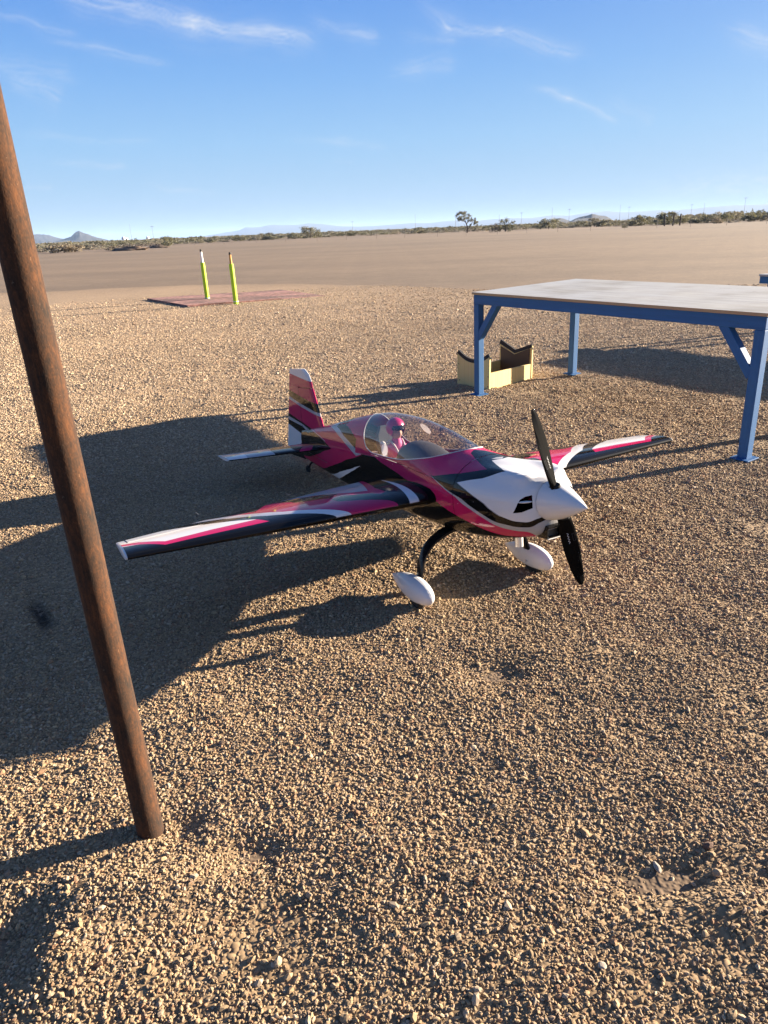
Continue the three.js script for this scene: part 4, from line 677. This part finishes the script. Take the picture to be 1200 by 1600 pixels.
// ================================================================ posts, poles and tanks on the horizon
{
  const wood = new THREE.MeshStandardMaterial({ color: lin(.055, .042, .034), roughness: 1 }), steel = new THREE.MeshStandardMaterial({ color: lin(.16, .13, .11), roughness: .9 });
  [['left', 20.95, 158, 2.15, .5], ['middle', 21.5, 158, 2.2, 1.8], ['right', 21.95, 158, 2.1, 1.2]].forEach(([w, az, d, h, s]) => { const [x, z] = pol(az, d), g = new THREE.CylinderGeometry(.13, .14, h, 12); g.translate(0, h / 2, 0); const m = new THREE.Mesh(g, wood); m.name = numbered('wooden_post'); m.position.set(x, 0, z); m.rotation.z = .05 * Math.sin(s * 3); m.castShadow = true; scene.add(m); tag(m, `${w} post of the three thick dark posts on the dirt at far right`, 'post'); });
  // wire fence along the far edge of the field: slim stakes and two wires
  const stake = new THREE.CylinderGeometry(.025, .025, 1.35, 6); stake.translate(0, .675, 0); const fr = rng(17), spots = [];
  for (let i = 0; i < 24; i++) { const az = -24.5 + i * 2.25 + .25 * (fr() - .5), d = 128 + 6 * Math.sin(i * .3); spots.push(pol(az, d)); const m = new THREE.Mesh(stake, steel); m.name = numbered('fence_stake'); m.position.set(spots[i][0], 0, spots[i][1]); m.rotation.z = (fr() - .5) * .08; m.castShadow = true; scene.add(m); tag(m, 'slim rusty stake of the far wire fence at the edge of the dirt field', 'fence post', 'slim stakes of the far wire fence'); }
  const pole = new THREE.CylinderGeometry(.07, .12, 1, 8); pole.translate(0, .5, 0);
  const up = [[25.9, 620, 13.5, 1, 'single crossarm pole at the far right edge of the view'], [23.4, 700, 12, 0, 'bare pole left of the far right crossarm pole'], [22.6, 720, 12, 1, 'crossarm pole just above the three dark posts'], [17.9, 640, 12.5, 0, 'bare tall pole between the dark hills and the three posts'], [18.5, 690, 12, 1, 'crossarm pole next to the bare tall pole on the right'], [13.2, 560, 11.5, 0, 'thin bare pole over the gap between the small dark hills'], [14.4, 600, 11, 1, 'crossarm pole over the right small dark hill'], [11.0, 640, 10.5, 1, 'crossarm pole right of the dense dark bush'], [6.2, 560, 8.5, 0, 'short pole left of the lone tree'], [9.4, 600, 9, 0, 'short bare pole right of the lone tree'], [-1.5, 640, 9, 1, 'short crossarm pole above the far scrub at the middle'], [3.2, 620, 12, 0, 'thin pole over the pale ridge left of the tree'], [-17.5, 640, 13, 0, 'thin mast left of the lime poles on the horizon'], [-16.0, 520, 9.5, 1, 'short pole near the white tanks at left']];
  for (const [az, d, h, cross, l] of up) { const [x, z] = pol(az, d), t = thing('utility_pole', l, 'utility pole'); t.position.set(x, 0, z); const g = pole.clone(); g.scale(1, h, 1); part(t, 'pole', g, steel); if (cross) part(t, 'crossarm', box(2.4, .18, .16, .01).translate(0, h - .7, 0), steel); }
  const wt = new THREE.MeshStandardMaterial({ color: lin(.75, .74, .71), roughness: .5 });
  [[-18.05, 640, 1.5, 'large white dome tank on the left horizon'], [-17.85, 660, 1.2, 'smaller white dome touching the large white tank'], [-16.4, 640, 1.35, 'white dome tank on its own right of the pair on the left horizon'], [-15.2, 700, .9, 'tiny white tank farthest right on the left horizon']].forEach(([az, d, s, l]) => { const [x, z] = pol(az, d), t = thing('white_tank', l, 'tank'); t.position.set(x, 0, z); part(t, 'tank_wall', new THREE.CylinderGeometry(s, s, s * 1.6, 20).translate(0, s * .8, 0), wt); part(t, 'dome', new THREE.SphereGeometry(s, 20, 8, 0, 6.2832, 0, Math.PI / 2).translate(0, s * 1.6, 0), wt); });
  [[20.35, 330, 'small white box trailer in the scrub left of the three posts'], [16.85, 360, 'small white box trailer in the scrub below the right dark hill']].forEach(([az, d, l]) => { const [x, z] = pol(az, d), t = thing('white_trailer', l, 'trailer'); t.position.set(x, 0, z); t.scale.setScalar(.5); part(t, 'trailer_body', box(3.2, 1.9, 2.2, .1).translate(0, 2.1, 0), wt); part(t, 'wheel', new THREE.CylinderGeometry(.4, .4, 2.0, 14).rotateX(Math.PI / 2).translate(0, .42, 0), wood); });
}

// ================================================================ hills and ranges
function ridge(name, label, d, prof, depth, col, rough, seed) {   // prof: [azimuth in degrees, height in metres]; a solid ridge standing at distance d
  const az0 = prof[0][0], az1 = prof[prof.length - 1][0], n = 90, rows = 9;
  const at = (a) => { let i = 0; while (i < prof.length - 2 && a > prof[i + 1][0]) i++; return lerp(prof[i][1], prof[i + 1][1], clamp((a - prof[i][0]) / (prof[i + 1][0] - prof[i][0]), 0, 1)); };
  const rings = range(az0, az1, n).map((a) => { const H = at(a), e = H * rough; return range(-1, 1, rows * 2).map((k) => { const [x, z] = pol(a, d + k * depth), f = Math.pow(1 - Math.abs(k), .9), q = 1 + rough * (fbm(a * 1.6, k * 2.2, seed, 4) * 1.6) * (Math.abs(k) > .05 ? 1 : .5); return [x, Math.max(-2, H * f * q + (f > 0 ? e * .2 * n3(a * 3, k * 4, seed) : 0) - (f < .02 ? 5 : 0)), z, a * 10, k * 10]; }); });
  const m = new THREE.Mesh(loft(rings, { crease: .5 }), new THREE.MeshStandardMaterial({ color: col, roughness: 1, side: THREE.DoubleSide })); m.userData.label = label; struct(m, name);
}
const ROCK = lin(.024, .023, .025);
ridge('hill', 'blue grey pointed hill on the left horizon', 3600, [[-22.6, 3.3], [-22.0, 14.8], [-21.5, 24.6], [-21.15, 39.4], [-20.9, 49.2], [-20.6, 37.7], [-20.2, 24.6], [-19.7, 14.8], [-19.1, 4.1]], 500, ROCK, .25, 3.3);
ridge('hill_far', 'lower blue hill left of the pointed hill', 4800, [[-25.5, 30], [-24.2, 46], [-23.4, 52], [-22.8, 40], [-22.1, 22], [-21.4, 8]], 700, ROCK, .25, 6.1);
ridge('hill_dark', 'small dark hill left of the pair right of the tree', 1900, [[12.5, 0], [13.0, 6], [13.5, 11], [13.8, 12], [14.2, 8], [14.6, 2]], 260, lin(.012, .012, .014), .25, 4.4);
ridge('hill_dark_wide', 'wider small dark hill right of the pair', 1900, [[14.3, 0], [14.8, 8], [15.4, 13], [16.0, 17], [16.5, 14], [17.0, 11], [17.4, 3]], 300, lin(.012, .012, .014), .25, 5.4);
ridge('mountains', 'pale blue mountain range on the horizon', 11000, [[-12.5, 8.0], [-11.0, 45.0], [-9.8, 68.0], [-9.4, 101.0], [-8.3, 98.0], [-7.5, 131.0], [-7.0, 112.0], [-6.2, 112.0], [-5.4, 105.0], [-4.9, 131.0], [-4.4, 116.0], [-3.6, 105.0], [-2.4, 68.0], [-1, 52.0], [1, 57.0], [3, 73.0], [4.2, 62.0], [5.2, 78.0], [6.6, 86.0], [7.4, 62.0], [8.6, 78.0], [10, 86.0], [11.5, 73.0], [13.2, 99.0], [14.6, 83.0], [15.4, 109.0], [17, 122.0], [18.2, 94.0], [20, 104.0], [22, 99.0], [23.5, 112.0], [25, 125.0], [26.5, 117.0], [29, 130.0], [31, 62.0], [34, 10.0]], 1400, lin(.035, .035, .038), .12, 8.8);

renderer.render(scene, camera);
